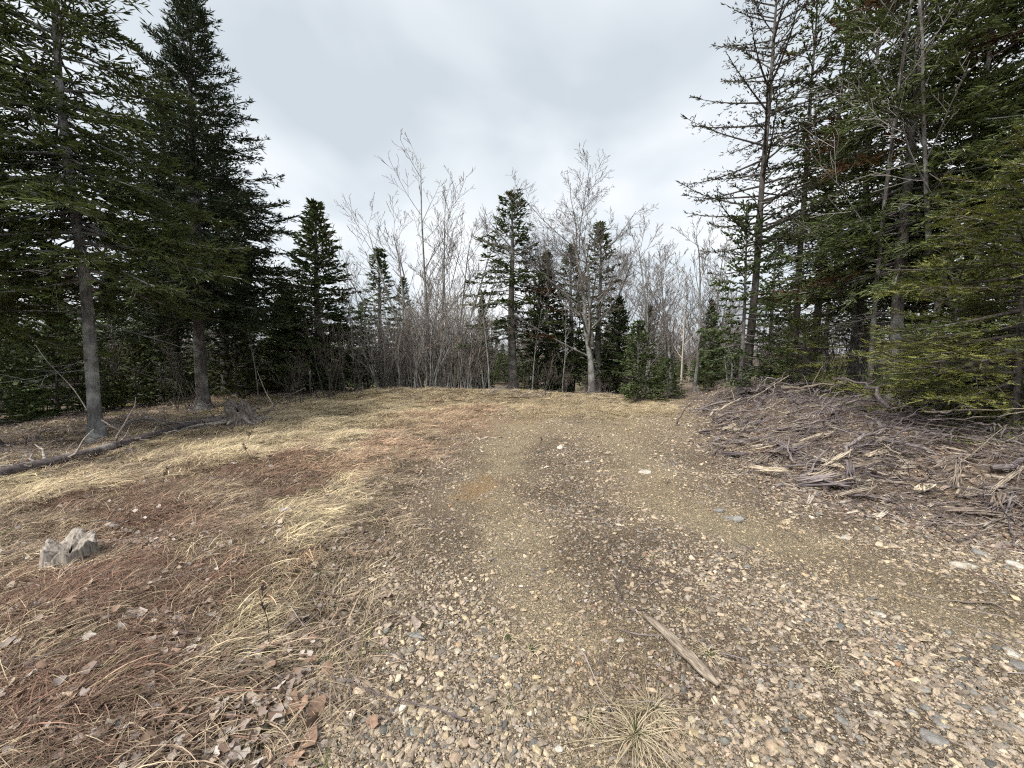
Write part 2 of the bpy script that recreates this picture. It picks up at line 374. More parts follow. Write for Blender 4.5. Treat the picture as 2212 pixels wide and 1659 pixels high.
# ------------------------------------------------------------------ scattered stuff through geometry nodes
def scatter(name, label, protos, P, rot, scl, idx, col, kind='stuff'):
    me = bpy.data.meshes.new(name); me.vertices.add(len(P)); me.vertices.foreach_set('co', np.asarray(P, np.float32).ravel())
    def put(nm, ty, key, arr):
        a = me.attributes.new(nm, ty, 'POINT'); a.data.foreach_set(key, np.ascontiguousarray(arr).ravel())
    put('rot', 'FLOAT_VECTOR', 'vector', np.asarray(rot, np.float32)); put('scl', 'FLOAT_VECTOR', 'vector', np.asarray(scl, np.float32))
    put('idx', 'INT', 'value', np.asarray(idx, np.int32))
    put('col', 'FLOAT_COLOR', 'color', np.concatenate([np.asarray(col, np.float32), np.ones((len(P), 1), np.float32)], 1))
    me.materials.append(protos[0].materials[0])
    o = link(name, me); tag(o, label, kind=kind)
    g = bpy.data.node_groups.new(name, 'GeometryNodeTree')
    g.interface.new_socket('Geometry', in_out='INPUT', socket_type='NodeSocketGeometry'); g.interface.new_socket('Geometry', in_out='OUTPUT', socket_type='NodeSocketGeometry')
    i_ = N(g, 'NodeGroupInput'); o_ = N(g, 'NodeGroupOutput'); jn = N(g, 'GeometryNodeJoinGeometry')
    for k, pm in enumerate(protos):
        src = bpy.data.objects.new(pm.name, pm)           # never linked to the scene: only a mesh holder for the node
        oi = N(g, 'GeometryNodeObjectInfo'); oi.inputs['Object'].default_value = src
        if 'As Instance' in oi.inputs: oi.inputs['As Instance'].default_value = False
        gi_ = N(g, 'GeometryNodeGeometryToInstance'); g.links.new(oi.outputs['Geometry'], gi_.inputs[0]); g.links.new(gi_.outputs[0], jn.inputs[0])
    ip = N(g, 'GeometryNodeInstanceOnPoints'); g.links.new(i_.outputs[0], ip.inputs['Points']); g.links.new(jn.outputs[0], ip.inputs['Instance'])
    ip.inputs['Pick Instance'].default_value = True
    def na(nm, ty, sock):
        n = N(g, 'GeometryNodeInputNamedAttribute', data_type=ty); n.inputs[0].default_value = nm; g.links.new(n.outputs[0], ip.inputs[sock])
    na('idx', 'INT', 'Instance Index'); na('rot', 'FLOAT_VECTOR', 'Rotation'); na('scl', 'FLOAT_VECTOR', 'Scale')
    g.links.new(ip.outputs[0], o_.inputs[0])
    md = o.modifiers.new('scatter', 'NODES'); md.node_group = g
    return o
def ico(sub=1):
    import bmesh
    b = bmesh.new(); bmesh.ops.create_icosphere(b, subdivisions=sub, radius=1.0)
    v = np.array([q.co[:] for q in b.verts]); f = np.array([[q.index for q in p.verts] for p in b.faces]); b.free(); return v, f
def stone_mesh(name, seed, mat, npt=13):
    """broken angular stone: hull of a few points on a flattened ellipsoid"""
    import bmesh
    r = np.random.default_rng(seed); b = bmesh.new(); pts = nrm(r.standard_normal((npt, 3)))*r.uniform(.82, 1.0, (npt, 1))*np.array([1, r.uniform(.5, .85), r.uniform(.22, .48)])
    for q in pts: b.verts.new(q)
    h = bmesh.ops.convex_hull(b, input=b.verts[:]); bmesh.ops.delete(b, geom=list({g for g in h['geom_interior'] if isinstance(g, bmesh.types.BMVert)}), context='VERTS')
    bmesh.ops.bevel(b, geom=b.edges[:], offset=.05, segments=1, affect='EDGES', clamp_overlap=True); bmesh.ops.triangulate(b, faces=b.faces[:]); b.verts.ensure_lookup_table(); b.verts.index_update()
    mb = MB(); mb.add(np.array([q.co[:] for q in b.verts]), np.array([[q.index for q in f.verts] for f in b.faces]), (1, 1, 1)); b.free(); return mb.mesh(name, mat)
rg = np.random.default_rng(5)
peb = [stone_mesh('pebble', 100+i, M['pebble']) for i in range(10)]
STONEC = np.array([(.40, .345, .295), (.37, .315, .28), (.31, .275, .255), (.42, .365, .285), (.26, .24, .23), (.19, .195, .205), (.48, .44, .385), (.33, .265, .225), (.60, .565, .52), (.40, .25, .165)])
STONEC = STONEC*1.12*np.array([1.03, 1.0, .93])
STONEP = np.array([.21, .21, .18, .10, .12, .07, .05, .06, .012, .0012]); STONEP /= STONEP.sum()
def samp(n, f, ymin, ymax, xmin, xmax, power=1.6):
    """random ground points, thinning with distance"""
    u = rg.random(n); a, b = ymin**(1-power), ymax**(1-power)
    y = (a+u*(b-a))**(1/(1-power)); x = rg.uniform(xmin, xmax, n)
    lim = 1.6*y+1.2; k = (np.abs(x) < lim)
    x, y = x[k], y[k]; k = rg.random(len(x)) < f(x, y); return x[k], y[k]
def dens_path(x, y):
    j = (fbm(x*1.6, y*1.6, 71, 3)-.5)
    a = sst(-.5, .3, x-ledge(y)-j*.8)*(1-.75*sst(.0, 1.6, x-redge(y)-j))
    l, e = ledge(y), redge(y)
    tr = np.exp(-((x-(l*.76+e*.24))/.35)**2)+np.exp(-((x-(l*.3+e*.7))/.42)**2)
    u, v = zones(x, y, hgt(x, y)); patch = .45+.55*sst(.36, .56, fbm(x*1.9, y*1.9, 61, 3))
    return a*patch*(1-.1*np.clip(tr, 0, 1)*sst(2, 4, y))*(1-.92*np.clip(blob(u, v, DIRT)*2-.3, 0, 1))
x, y = samp(560000, dens_path, .95, 13, -2.4, 7.5, 1.7)
rut = np.exp(-((x-(ledge(y)*.76+redge(y)*.24))/.36)**2)+np.exp(-((x-(ledge(y)*.3+redge(y)*.7))/.44)**2)
rut = (np.clip(rut*1.2, 0, 1)*(.35+.65*sst(.35, .6, fbm(x*2.1, y*2.1, 65, 3)))*sst(.8, 2.6, y))
z = hgt(x, y)
s = np.clip(rg.lognormal(math.log(.0053), .72, len(x)), .0024, .034)*np.clip(.86+.085*y, .95, 1.75)*(1-.34*rut)
ci = rg.choice(len(STONEC), len(x), p=STONEP); c = STONEC[ci]*rg.uniform(.78, 1.18, (len(x), 1))
yel = (.15+.75*rut)[:, None]; c = c*(1-yel)+c*np.array([1.16, 1.09, .90])*yel
u_, v_ = zones(x, y, z); dm = np.clip(blob(u_, v_, DARKMID)*1.2-.1, 0, 1)[:, None]; c = c*(1-.4*dm*(rg.random((len(x), 1)) < .7))*rg.choice([.72, 1.0, 1.22], (len(x), 1))
scatter('gravel', 'loose broken gravel covering the track', peb, np.stack([x, y, z+.004+s*.12], -1), np.stack([rg.normal(0, .25, len(x)), rg.normal(0, .25, len(x)), rg.uniform(0, 6.28, len(x))], -1),
        np.repeat(s[:, None], 3, 1)*rg.uniform(.75, 1.3, (len(x), 3)), rg.integers(0, 10, len(x)), c)

def grass_mesh(name, seed, K=20, ln=(.07, .25), wd=.0044, comb=.8, lift=.5):
    r = np.random.default_rng(seed); mb = MB(); Mp = 5
    ang = r.normal(0, comb, K); L = r.uniform(*ln, K); e0 = r.uniform(.15, lift, K)
    s_ = np.linspace(0, 1, Mp)
    rad = s_[None]*L[:, None]*np.cos(e0)[:, None]; zz = L[:, None]*(np.sin(e0)[:, None]*s_-(np.sin(e0)[:, None]*.85)*s_**2.2)+.006
    ang2 = ang[:, None]+r.normal(0, .16, (K, 1))*s_
    x = np.cos(ang2)*rad; y = np.sin(ang2)*rad
    o = r.normal(0, .05, (K, 1, 3))*[1, 1, 0]
    P = np.stack([x, y, zz], -1)+o
    lat = np.stack([-np.sin(ang2), np.cos(ang2), .3*np.ones_like(ang2)], -1)
    W = wd*r.uniform(.6, 1.3, (K, 1, 1))*(1-.75*s_)[None, :, None]
    A, B = P-lat*W*.5, P+lat*W*.5
    X = np.stack([A, B], 2).reshape(-1, 3); ii = np.arange(K*Mp*2).reshape(K, Mp, 2)
    f = np.stack([ii[:, :-1, 0], ii[:, :-1, 1], ii[:, 1:, 1], ii[:, 1:, 0]], -1).reshape(-1, 4)
    mb.add(X, f, np.repeat(r.choice([.35, .6, .9, 1.2, 1.6], (K, 1))*r.uniform(.85, 1.15, (K, 1))*np.ones(3), Mp*2, 0)); return mb.mesh(name, M['grass'])
gm = [grass_mesh('grass_clump', 10+i) for i in range(4)]+[grass_mesh('grass_clump', 20+i, 10, (.1, .26), .003, 3., .9) for i in range(2)]
def dens_grass0(x, y):
    u, v = zones(x, y, hgt(x, y)); l = ledge(y)
    a = sst(.15, -.5, x-l+(fbm(x*1.6, y*1.6, 71, 3)-.5)*1.0)
    k = .35+.75*np.maximum(blob(u, v, STRAW), .8*blob(u, v, RUST)); k = k*(1-.6*blob(u, v, LEAFY))
    far = sst(8.5, 11, y)*(1-sst(13.8, 15, y))*sst(-7, -5, x)*(1-sst(4.2, 5.2, x))*.8
    return np.clip(np.maximum(a*k*(1-sst(-6.0, -8.5, x)*.75), far), 0, 1)*(1-sst(13.5, 15.5, y)*.8)
def dens_grass(x, y):
    u, v = zones(x, y, hgt(x, y)); bits = .07+.34*blob(u, v, DARKMID)
    return np.maximum(dens_grass0(x, y), bits*(x < redge(y)+.6))
x, y = samp(115000, dens_grass, .9, 15, -10, 5, 1.45); onpath = (x > ledge(y)+.35) & (y < 9.5)
z = hgt(x, y); u, v = zones(x, y, z)
bs, br, bp, bl = blob(u, v, STRAW), blob(u, v, RUST), blob(u, v, PINK), blob(u, v, LEAFY)
n1 = rg.random(len(x))[:, None]
c = np.where(n1 < .5, np.array([.41, .33, .225]), np.array([.29, .22, .16]))
def lay(c, f, col): f = (rg.random(len(f)) < np.clip(f*1.4-.08, 0, .92))[:, None]*rg.uniform(.55, 1, (len(f), 1)); return c*(1-f)+np.array(col)*f
c = lay(c, bs*rg.uniform(.6, 1.3, len(x)), (.62, .52, .335)); c = lay(c, br*rg.uniform(.5, 1.25, len(x)), (.17, .095, .07)); c = lay(c, bp*rg.uniform(.5, 1.2, len(x)), (.47, .325, .22))
farr = sst(8, 10.5, y)*.7; c = c*(1-farr[:, None])+np.array([.54, .445, .28])*farr[:, None]
pk = np.clip(bp*1.3, 0, 1)[:, None]*farr[:, None]; c = c*(1-pk)+np.array([.50, .345, .235])*pk
c = c*rg.uniform(.7, 1.25, (len(x), 1))
gr = (rg.random(len(x)) < .006); c[gr] = (.12, .15, .05)
heading = fbm(x*.7, y*.7, 91, 2)*4.2-.6
s = rg.uniform(.7, 1.3, len(x))*np.clip(.9+.03*y, 1, 1.35)*np.where(onpath, rg.uniform(.15, .42, len(x)), 1)
c[onpath] *= .85
scatter('dry_grass', 'matted dry straw and rust coloured grass beside the track', gm, np.stack([x, y, z+rg.uniform(0, .03, len(x))*bs], -1), np.stack([rg.normal(0, .08, len(x)), rg.normal(0, .08, len(x)), heading+rg.normal(0, 1.0, len(x))], -1),
        np.stack([s, s, s*rg.uniform(.6, 1.3, len(x))], -1), rg.choice(6, len(x), p=[.2, .2, .2, .2, .1, .1]), c)

def leaf_mesh(name, seed, mat, lobes=True):
    r = np.random.default_rng(seed); mb = MB(); n = 7
    s_ = np.linspace(0, 1, n); wdt = np.array([.06, .55, .85, 1.0, .72, .62, .05])*.5*(1+.25*r.standard_normal(n)*(0 < s_)*(s_ < 1)) if lobes else np.sin(s_*math.pi)*.42+.02
    cv = r.uniform(-.5, .7); fold = r.uniform(-.3, .8)
    mid = np.stack([s_-.5, .12*np.sin(s_*3+r.uniform(0, 3)), cv*(s_-.5)**2+.05*r.standard_normal(n)], -1)
    Lf = mid+np.stack([r.normal(0, .05, n), wdt, wdt*fold+r.normal(0, .06, n)], -1); Rt = mid+np.stack([r.normal(0, .05, n), -wdt, wdt*fold*.8+r.normal(0, .06, n)], -1)
    X = np.stack([Lf, mid, Rt], 1).reshape(-1, 3); ii = np.arange(n*3).reshape(n, 3)
    f = np.concatenate([np.stack([ii[:-1, k], ii[:-1, k+1], ii[1:, k+1], ii[1:, k]], -1) for k in (0, 1)])
    mb.add(X, f, (1, 1, 1)); return mb.mesh(name, mat)
LEAFC = np.array([(.26, .20, .17), (.31, .26, .235), (.20, .14, .105), (.36, .29, .23), (.17, .115, .085), (.25, .17, .125), (.44, .39, .35)])
lm = [leaf_mesh('leaf_litter', 40+i, M['leaf'], i % 2 == 0) for i in range(6)]
def dens_leaf(x, y):
    u, v = zones(x, y, hgt(x, y)); l, e = ledge(y), redge(y)
    a = sst(.5, -.1, x-l)*(.22+.9*blob(u, v, LEAFY)+.6*sst(-5.5, -7.5, x)); b = sst(-.5, .5, x-e)*.55
    c = blob(u, v, DARKMID)*.8
    return np.clip(np.maximum(np.maximum(a, b), c), 0, 1)
x, y = samp(135000, dens_leaf, .9, 15, -13, 9, 1.6)
z = hgt(x, y); c = LEAFC[rg.integers(0, len(LEAFC), len(x))]*rg.uniform(.75, 1.2, (len(x), 1))
c = np.where((x > redge(y)-.3)[:, None], c*np.array([.95, .85, .78]), c)
s = rg.uniform(.018, .055, len(x))*np.where((x > ledge(y)+.3) & (x < redge(y)-.3), .5, 1)
scatter('leaf_litter', 'dead brown and grey leaves scattered over the ground', lm, np.stack([x, y, z+.008+rg.uniform(0, .045, len(x))*(x < ledge(y))], -1), np.stack([rg.normal(0, .45, len(x)), rg.normal(0, .45, len(x)), rg.uniform(0, 6.28, len(x))], -1),
        np.repeat(s[:, None], 3, 1), rg.integers(0, 6, len(x)), c)

def stick_mesh(name, seed, mat, forks=1):
    r = np.random.default_rng(seed); mb = MB(); m = 6; s_ = np.linspace(0, 1, m)
    P = np.stack([s_-.5, np.cumsum(r.normal(0, .035, m)), np.cumsum(r.normal(0, .02, m))], -1); P -= P.mean(0)
    rad = .013*(1-.6*s_); tubes(mb, P, rad, 4, (1, 1, 1))
    for k in range(forks):
        i = r.integers(1, m-2); d = nrm(np.array([.7, r.choice([-1, 1])*r.uniform(.4, .9), r.uniform(-.1, .5)])); L = r.uniform(.15, .4)
        q = P[i]+d*np.linspace(0, L, 4)[:, None]+r.normal(0, .012, (4, 3)); q[0] = P[i]; tubes(mb, q, rad[i]*.6*np.array([1, .85, .65, .35]), 3, (1, 1, 1), cap=False)
    return mb.mesh(name, mat)
sm = [stick_mesh('twig_litter', 60+i, M['sticks'], i % 3) for i in range(6)]
def dens_stick(x, y):
    e = redge(y); u, v = zones(x, y, hgt(x, y))
    a = sst(-.4, .8, x-e)*(1-.6*sst(3.5, 6, x-e)); b = sst(-4.8, -6.2, x)*.8*sst(3.5, 5, y)
    c = np.exp(-((y-12.8)/.9)**2)*sst(-6, -4, x)*(1-sst(3.2, 4.2, x))*.6
    return np.clip(np.maximum(np.maximum(a, b), np.maximum(c, .03)), 0, 1)
x, y = samp(40000, dens_stick, 1.6, 15, -13, 10, 1.3)
z = hgt(x, y); e = redge(y); heap = np.exp(-(((y-8.2)/2.0)**2))*sst(.1, 1.0, x-e)*(1-sst(1.8, 2.8, x-e))
up = rg.random(len(x))*(.05+.38*heap+.12*sst(.4, 1.6, x-e)*(y > 3))
ln = rg.lognormal(math.log(.26), .5, len(x)).clip(.08, .95); th = rg.uniform(.45, 1.1, len(x))*np.clip(.30/ln, .35, 1.6)
c = np.where((rg.random(len(x)) < .45)[:, None], np.array([.10, .08, .084]), np.array([.24, .205, .195]))*rg.uniform(.6, 1.35, (len(x), 1))
hd = np.where(x > e-.5, rg.normal(.2, 1.1, len(x)), rg.uniform(0, 6.28, len(x)))
scatter('twig_litter', 'fine grey twigs strewn over the brush bank and wood edge', sm, np.stack([x, y, z+.01+up], -1), np.stack([rg.uniform(0, 6.28, len(x)), rg.normal(0, .22, len(x))*(1+heap), hd], -1),
        np.stack([ln, ln*th, ln*th], -1), rg.integers(0, 6, len(x)), c)

# ------------------------------------------------------------------ conifers
def conifer_meshes(seed, H, base, Rad, nb, shoot=.075, wid=.02, dens=1.0, comb=0, prof=.85, e_top=50, e_bot=-14, droop=.18, tip=.16, trunk_r=None, lean=(0, 0),
                   c1=(.028, .045, .02), c2=(.05, .075, .03), dead=0.0, bark='bark_spruce', flat=.25, gaps=0.0, az=None, lower_dead=0, l2k=.42, wob=.02, liv_from=0.0, reach=(.65, 1.12), top_thin=0.0, nk=.45):
    r = np.random.default_rng(seed); tr = trunk_r or H*.016
    ax = lambda z: np.stack([lean[0]*z+wob*np.sin(z*1.3+seed), lean[1]*z+wob*np.cos(z*1.1+seed), z], -1)
    wood = MB(); zz = np.concatenate([[-.25, 0, .15, .4], np.linspace(.9, H, 16)])
    rad = tr*np.clip((H-zz)/H, .0, 1)**.85+.006; rad[0] *= 2.4; rad[1] *= 1.8; rad[2] *= 1.28
    tubes(wood, ax(zz), rad, 12, (.5, .5, .5), .05, r)
    # live branches
    q = (np.arange(nb)+r.random(nb))/nb; z = H-.12-(H-.12-base)*q**1.12
    t = (H-z)/(H-base)
    phi = np.arange(nb)*2.399+r.normal(0, .5, nb)
    if az is not None:
        a0, spread, frac = az; k = r.random(nb) < frac; phi[k] = a0+r.normal(0, spread, k.sum())
    L = (Rad*t**prof*(1-.22*sst(.86, 1.0, t))+.12)*r.uniform(*reach, nb)
    L = L*(1-gaps*(r.random(nb) < .3)); L = np.where((t < .62) & (r.random(nb) < top_thin), L*.25, L)
    e0 = np.radians(e_top+(e_bot-e_top)*sst(0, .75, t)+r.normal(0, 7, nb))
    Mp = 7; s = np.linspace(0, 1, Mp)
    h = np.stack([np.cos(phi), np.sin(phi), 0*phi], -1)
    Z = np.sin(e0)[:, None]*s-(droop*t)[:, None]*s**2*1.2+(tip*t)[:, None]*s**3.2*1.4
    Rr = np.cos(e0)[:, None]*s
    P = ax(z)[:, None, :]+L[:, None, None]*(h[:, None, :]*Rr[..., None]+np.array([0, 0, 1.])*Z[..., None])
    sw = np.cross(h, [0, 0, 1.]); P = P+sw[:, None, :]*(L*r.normal(0, .10, nb))[:, None, None]*(s**2)[None, :, None]
    br = (.008+.011*L)[:, None]*(1-.85*s)
    tubes(wood, P, br, 4, (.5, .5, .5), cap=False)
    # bare dead branches low on the stem
    if lower_dead:
        nd = lower_dead; zd = r.uniform(.12*H if base > .2*H else .1, base+.12*H, nd); pd = r.uniform(0, 6.28, nd); Ld = r.uniform(.25, .8, nd)*Rad*.75
        hd = np.stack([np.cos(pd), np.sin(pd), 0*pd], -1); ed = np.radians(r.normal(-6, 14, nd))
        Pd = ax(zd)[:, None, :]+Ld[:, None, None]*(hd[:, None, :]*s[None, :, None]+np.array([0, 0, 1.])*(np.sin(ed)[:, None]*s-.12*s**2)[..., None])
        tubes(wood, Pd, (.005+.006*Ld)[:, None]*(1-.8*s), 3, (.5, .5, .5), cap=False)
        k = np.repeat(np.arange(nd), 7); uu = r.uniform(.3, 1, len(k)); i0 = np.minimum((uu*(Mp-1)).astype(int), Mp-2); fr = uu*(Mp-1)-i0
        b0 = Pd[k, i0]*(1-fr)[:, None]+Pd[k, i0+1]*fr[:, None]
        sd = np.where(r.random(len(k)) < .5, 1, -1)[:, None]*np.cross(hd[k], [0, 0, 1.])
        dd = nrm(hd[k]*.7+sd*r.uniform(.4, 1, (len(k), 1))+np.array([0, 0, 1])*r.normal(-.05, .25, (len(k), 1)))
        l2 = (Ld[k]*r.uniform(.15, .45, len(k)))[:, None, None]
        Pq = b0[:, None, :]+dd[:, None, :]*l2*np.linspace(0, 1, 3)[None, :, None]
        tubes(wood, Pq, np.array([.0045, .0035, .0015])[None]*np.ones((len(k), 1)), 3, (.5, .5, .5), cap=False)
    # branchlets
    def along(Pl, k, u):
        m = Pl.shape[1]; i0 = np.minimum((u*(m-1)).astype(int), m-2); fr = (u*(m-1)-i0)[:, None]
        a, b = Pl[k, i0], Pl[k, i0+1]; return a*(1-fr)+b*fr, nrm(b-a)
    n2 = np.maximum((L/.062*dens).astype(int), 4); k = np.repeat(np.arange(nb), n2)
    u = r.random(len(k))**.8*.86+.12
    keep = (u*L[k] > .12*liv_from*L[k]) & (u > liv_from*t[k]); k, u = k[keep], u[keep]
    b0, tg = along(P, k, u); side = np.where(r.random(len(k)) < .5, 1., -1.)[:, None]
    lat = nrm(np.cross(tg, np.array([0, 0, 1.])))*side
    an = r.uniform(.6, 1.05, (len(k), 1))
    d2 = nrm(tg*np.cos(an)+lat*np.sin(an)+np.array([0, 0, 1.])*r.normal(-.06, flat, (len(k), 1)))
    l2 = np.clip((l2k*L[k]*(1-u)+.10)*r.uniform(.55, 1.15, len(k)), .07, .95)
    # shoots
    n3 = np.maximum((l2/(shoot*nk)*dens).astype(int), 2); kk = np.repeat(np.arange(len(k)), n3)
    v = r.random(len(kk)); bb = b0[kk]+d2[kk]*(l2[kk]*v)[:, None]-np.array([0, 0, 1.])*(l2[kk]*v**2*.12)[:, None]
    sd = np.where(r.random(len(kk)) < .5, 1., -1.)[:, None]; la = nrm(np.cross(d2[kk], np.array([0, 0, 1.])))*sd
    d3 = nrm(d2[kk]*.75+la*r.uniform(.3, .9, (len(kk), 1))+np.array([0, 0, 1.])*r.normal(.08, flat*1.1, (len(kk), 1)))
    l3 = shoot*r.uniform(.6, 1.35, len(kk))
    # leading shoots along branches and the top
    n4 = np.maximum((L/.05).astype(int), 3); k4 = np.repeat(np.arange(nb), n4); u4 = r.uniform(.25, 1., len(k4)); k4, u4 = k4[u4 > liv_from*t[k4]], u4[u4 > liv_from*t[k4]]
    b4, t4 = along(P, k4, u4); d4 = nrm(t4+r.normal(0, .35, (len(k4), 3))); l4 = shoot*r.uniform(.8, 1.5, len(k4))
    n5 = 60; z5 = H-r.random(n5)*.7; b5 = ax(z5); d5 = nrm(np.stack([r.normal(0, .5, n5), r.normal(0, .5, n5), np.ones(n5)], -1)); l5 = shoot*r.uniform(.8, 1.6, n5)
    B = np.concatenate([bb, b4, b5]); D = np.concatenate([d3, d4, d5]); LL = np.concatenate([l3, l4, l5])
    owner = np.concatenate([k[kk], k4, np.zeros(n5, int)])
    bm_ = r.random(nb); mixb = np.clip(bm_[owner]*.6+r.random(len(B))*.5, 0, 1)[:, None]
    C = np.array(c1)*(1-mixb)+np.array(c2)*mixb; C = C*r.uniform(.75, 1.25, (len(B), 1))
    if dead:
        dk = (r.random(nb) < dead)[owner] & (r.random(len(B)) < .8); C[dk] = np.array([.13, .065, .03])*r.uniform(.6, 1.3, (dk.sum(), 1))
    fo = MB(); up = nrm(np.array([0, 0, 1.])+r.normal(0, .3, (len(B), 3)))
    if comb: combs(fo, B, D, up, LL, np.full(len(B), .019), C, r, comb); kites(fo, B, D, up, LL, wid*r.uniform(.75, 1.25, len(B)), C*.9, False)
    else: kites(fo, B, D, up, LL, wid*r.uniform(.75, 1.25, len(B)), C)
    # thin wood of the branchlets
    P2 = np.stack([b0, b0+d2*(l2*.5)[:, None]-np.array([0, 0, 1.])*(l2*.03)[:, None], b0+d2*l2[:, None]-np.array([0, 0, 1.])*(l2*.12)[:, None]], 1)
    if H > 3: tubes(wood, P2[::2], np.array([.005, .004, .002])[None]*np.ones((len(P2[::2]), 1)), 3, (.5, .5, .5), cap=False)
    return wood.mesh('trunk', M[bark], True), fo.mesh('crown', M['needle'])
NTRI = 0
def plant(meshes, name, label, cat, loc, rz=0, scale=None, group=None):
    t = thing(name, label, cat, loc, rz, group, scale)
    for nm, me in zip(('trunk', 'crown'), meshes): link(nm, me, t)
    return t
GREEN_SHADE = dict(c1=(.032, .047, .025), c2=(.066, .090, .040))  # left spruces: their shaded side is put into a darker needle colour
GREEN_L = dict(c1=(.062, .084, .030), c2=(.138, .168, .052))
GREEN_M = dict(c1=(.056, .082, .033), c2=(.125, .162, .06))
GREEN_Y = dict(c1=(.088, .122, .036), c2=(.22, .222, .06))

# left: tall spruce beside the clearing
p = at(437, 884); H = zat(-30, p[1])-p[2]
plant(conifer_meshes(1, H, 2.5, 2.9, 250, .14, .025, 1.0, nk=.30, l2k=.5, lower_dead=16, trunk_r=.15, lean=(.028, 0), prof=.8, e_top=48, e_bot=-6, tip=.2, **GREEN_SHADE),
      'spruce_tree', 'tallest dark green spruce, conical and dense, standing behind the fallen log', 'tree', p)
p = by(385, 13.2); plant(conifer_meshes(2, 9.2, 2.4, 2.1, 120, .125, .042, .85, lower_dead=14, trunk_r=.13, **GREEN_SHADE),
      'spruce_tree', 'slimmer spruce with dark trunk just behind and left of the tallest spruce', 'tree', p)
p = by(488, 13.6); plant(conifer_meshes(3, 8.2, 2.4, 2.8, 130, .15, .034, .85, nk=.34, l2k=.5, lower_dead=14, trunk_r=.14, e_bot=-2, **GREEN_SHADE),
      'spruce_tree', 'spruce with reddish dark trunk just right of the tallest spruce, boughs reaching over the clearing', 'tree', p)
# left: near fir with pale grey trunk
p = at(214, 948); H = 9.6
plant(conifer_meshes(4, H, 2.6, 2.35, 185, .135, .024, 1.0, nk=.30, l2k=.5, trunk_r=.088, lean=(-.022, .0), lower_dead=14, prof=.7, e_top=42, e_bot=-14, gaps=.3, top_thin=.35, bark='bark_pale', **GREEN_L),
      'fir_tree', 'tall fir with bare pale grey lower trunk standing behind the fallen log', 'tree', p)
p = by(-60, 6.2); plant(conifer_meshes(5, 9.5, 2.0, 2.3, 140, .135, .025, 1.0, nk=.32, l2k=.5, trunk_r=.15, lean=(-.03, 0), lower_dead=16, prof=.6, e_bot=-16, gaps=.4, **GREEN_L),
      'fir_tree', 'fir at the left edge of the picture, its boughs hanging into view', 'tree', p)
# middle distance
mid_a = conifer_meshes(6, 7.2, .35, 1.75, 215, .14, .054, .85, l2k=.55, prof=.9, lower_dead=8, e_bot=-8, **GREEN_M)
mid_b = conifer_meshes(7, 7.4, 2.0, 1.65, 95, .13, .048, .8, prof=.75, lower_dead=26, gaps=.45, e_bot=-8, dead=.05, **GREEN_M)
mid_c = conifer_meshes(8, 6.0, .7, 1.15, 115, .13, .048, .75, prof=.85, lower_dead=16, gaps=.3, **GREEN_M)
low_a = conifer_meshes(9, 2.6, .06, 1.0, 85, .115, .042, .8, prof=.85, e_bot=4, trunk_r=.035, **GREEN_M)
low_b = conifer_meshes(10, 2.2, .05, .75, 70, .115, .042, .8, prof=.8, e_bot=8, trunk_r=.03, c1=(.04, .05, .016), c2=(.085, .095, .026))
def plant_to(meshes, H0, u, y, vtop, name, label, rz, group=None, wide=1.0, v=800):
    p = by(u, y, v); k = (zat(vtop, y)-p[2])/H0
    return plant(meshes, name, label, 'tree', p, rz, (k*wide, k*wide, k), group)
plant_to(mid_a, 7.2, 692, 15.2, 436, 'fir_tree', 'bushy conical fir green to the ground, right of the tall spruce boughs', .4, None, 1.4)
plant_to(mid_a, 7.2, 620, 16.5, 610, 'fir_tree', 'shorter full fir tucked between tall spruce boughs and the conical fir', 2.2, None, 1.3)
plant_to(mid_c, 6.0, 824, 18.5, 538, 'fir_tree', 'narrow fir rising behind the left side of the alder thicket', 1.0, None, 1.4)
plant_to(mid_c, 6.0, 875, 22, 600, 'fir_tree', 'small pointed conifer top showing through the bare alder stems', 3.0)
plant_to(mid_c, 6.0, 785, 20, 655, 'fir_tree', 'low pointed conifer between conical fir and narrow fir', 4.0)
plant_to(mid_b, 7.4, 1106, 16.0, 418, 'spruce_tree', 'spruce with open pointed top in the middle, brown dead lower branches', .2, None, 1.5)
plant_to(mid_a, 7.2, 1180, 17.5, 545, 'spruce_tree', 'dark spruce right beside the open-topped middle spruce', 1.2, None, 1.1)
plant_to(mid_c, 6.0, 1232, 18.2, 530, 'spruce_tree', 'narrow dark spruce left of the forked bare tree', 2.6, None, 1.25)
plant_to(mid_c, 6.0, 1292, 18.0, 482, 'spruce_tree', 'narrow dark spruce standing directly behind the forked bare tree', 5.1, None, 1.2)
plant_to(mid_a, 7.2, 1335, 19, 640, 'spruce_tree', 'low broad spruce right of the forked bare tree trunk', 3.3, None, 1.3)
plant_to(mid_a, 7.2, 1042, 19, 640, 'spruce_tree', 'low dark spruce behind the right side of the alder thicket', 4.4, None, .8)
plant_to(low_a, 2.6, 1378, 12.9, 695, 'young_fir', 'bright green young fir at the track end, larger of two', .6, None, 1.0)
plant_to(low_a, 2.6, 1443, 13.4, 775, 'young_fir', 'smaller young fir beside the bright green young fir', 2.0, None, 1.2)
plant_to(low_b, 2.2, 1530, 13.2, 790, 'young_fir', 'yellowish young fir left of the brush heap', 2.0, None, 1.0)
plant_to(mid_c, 6.0, 1400, 21, 660, 'fir_tree', 'brownish slim fir behind the bright green young fir', 1.5)

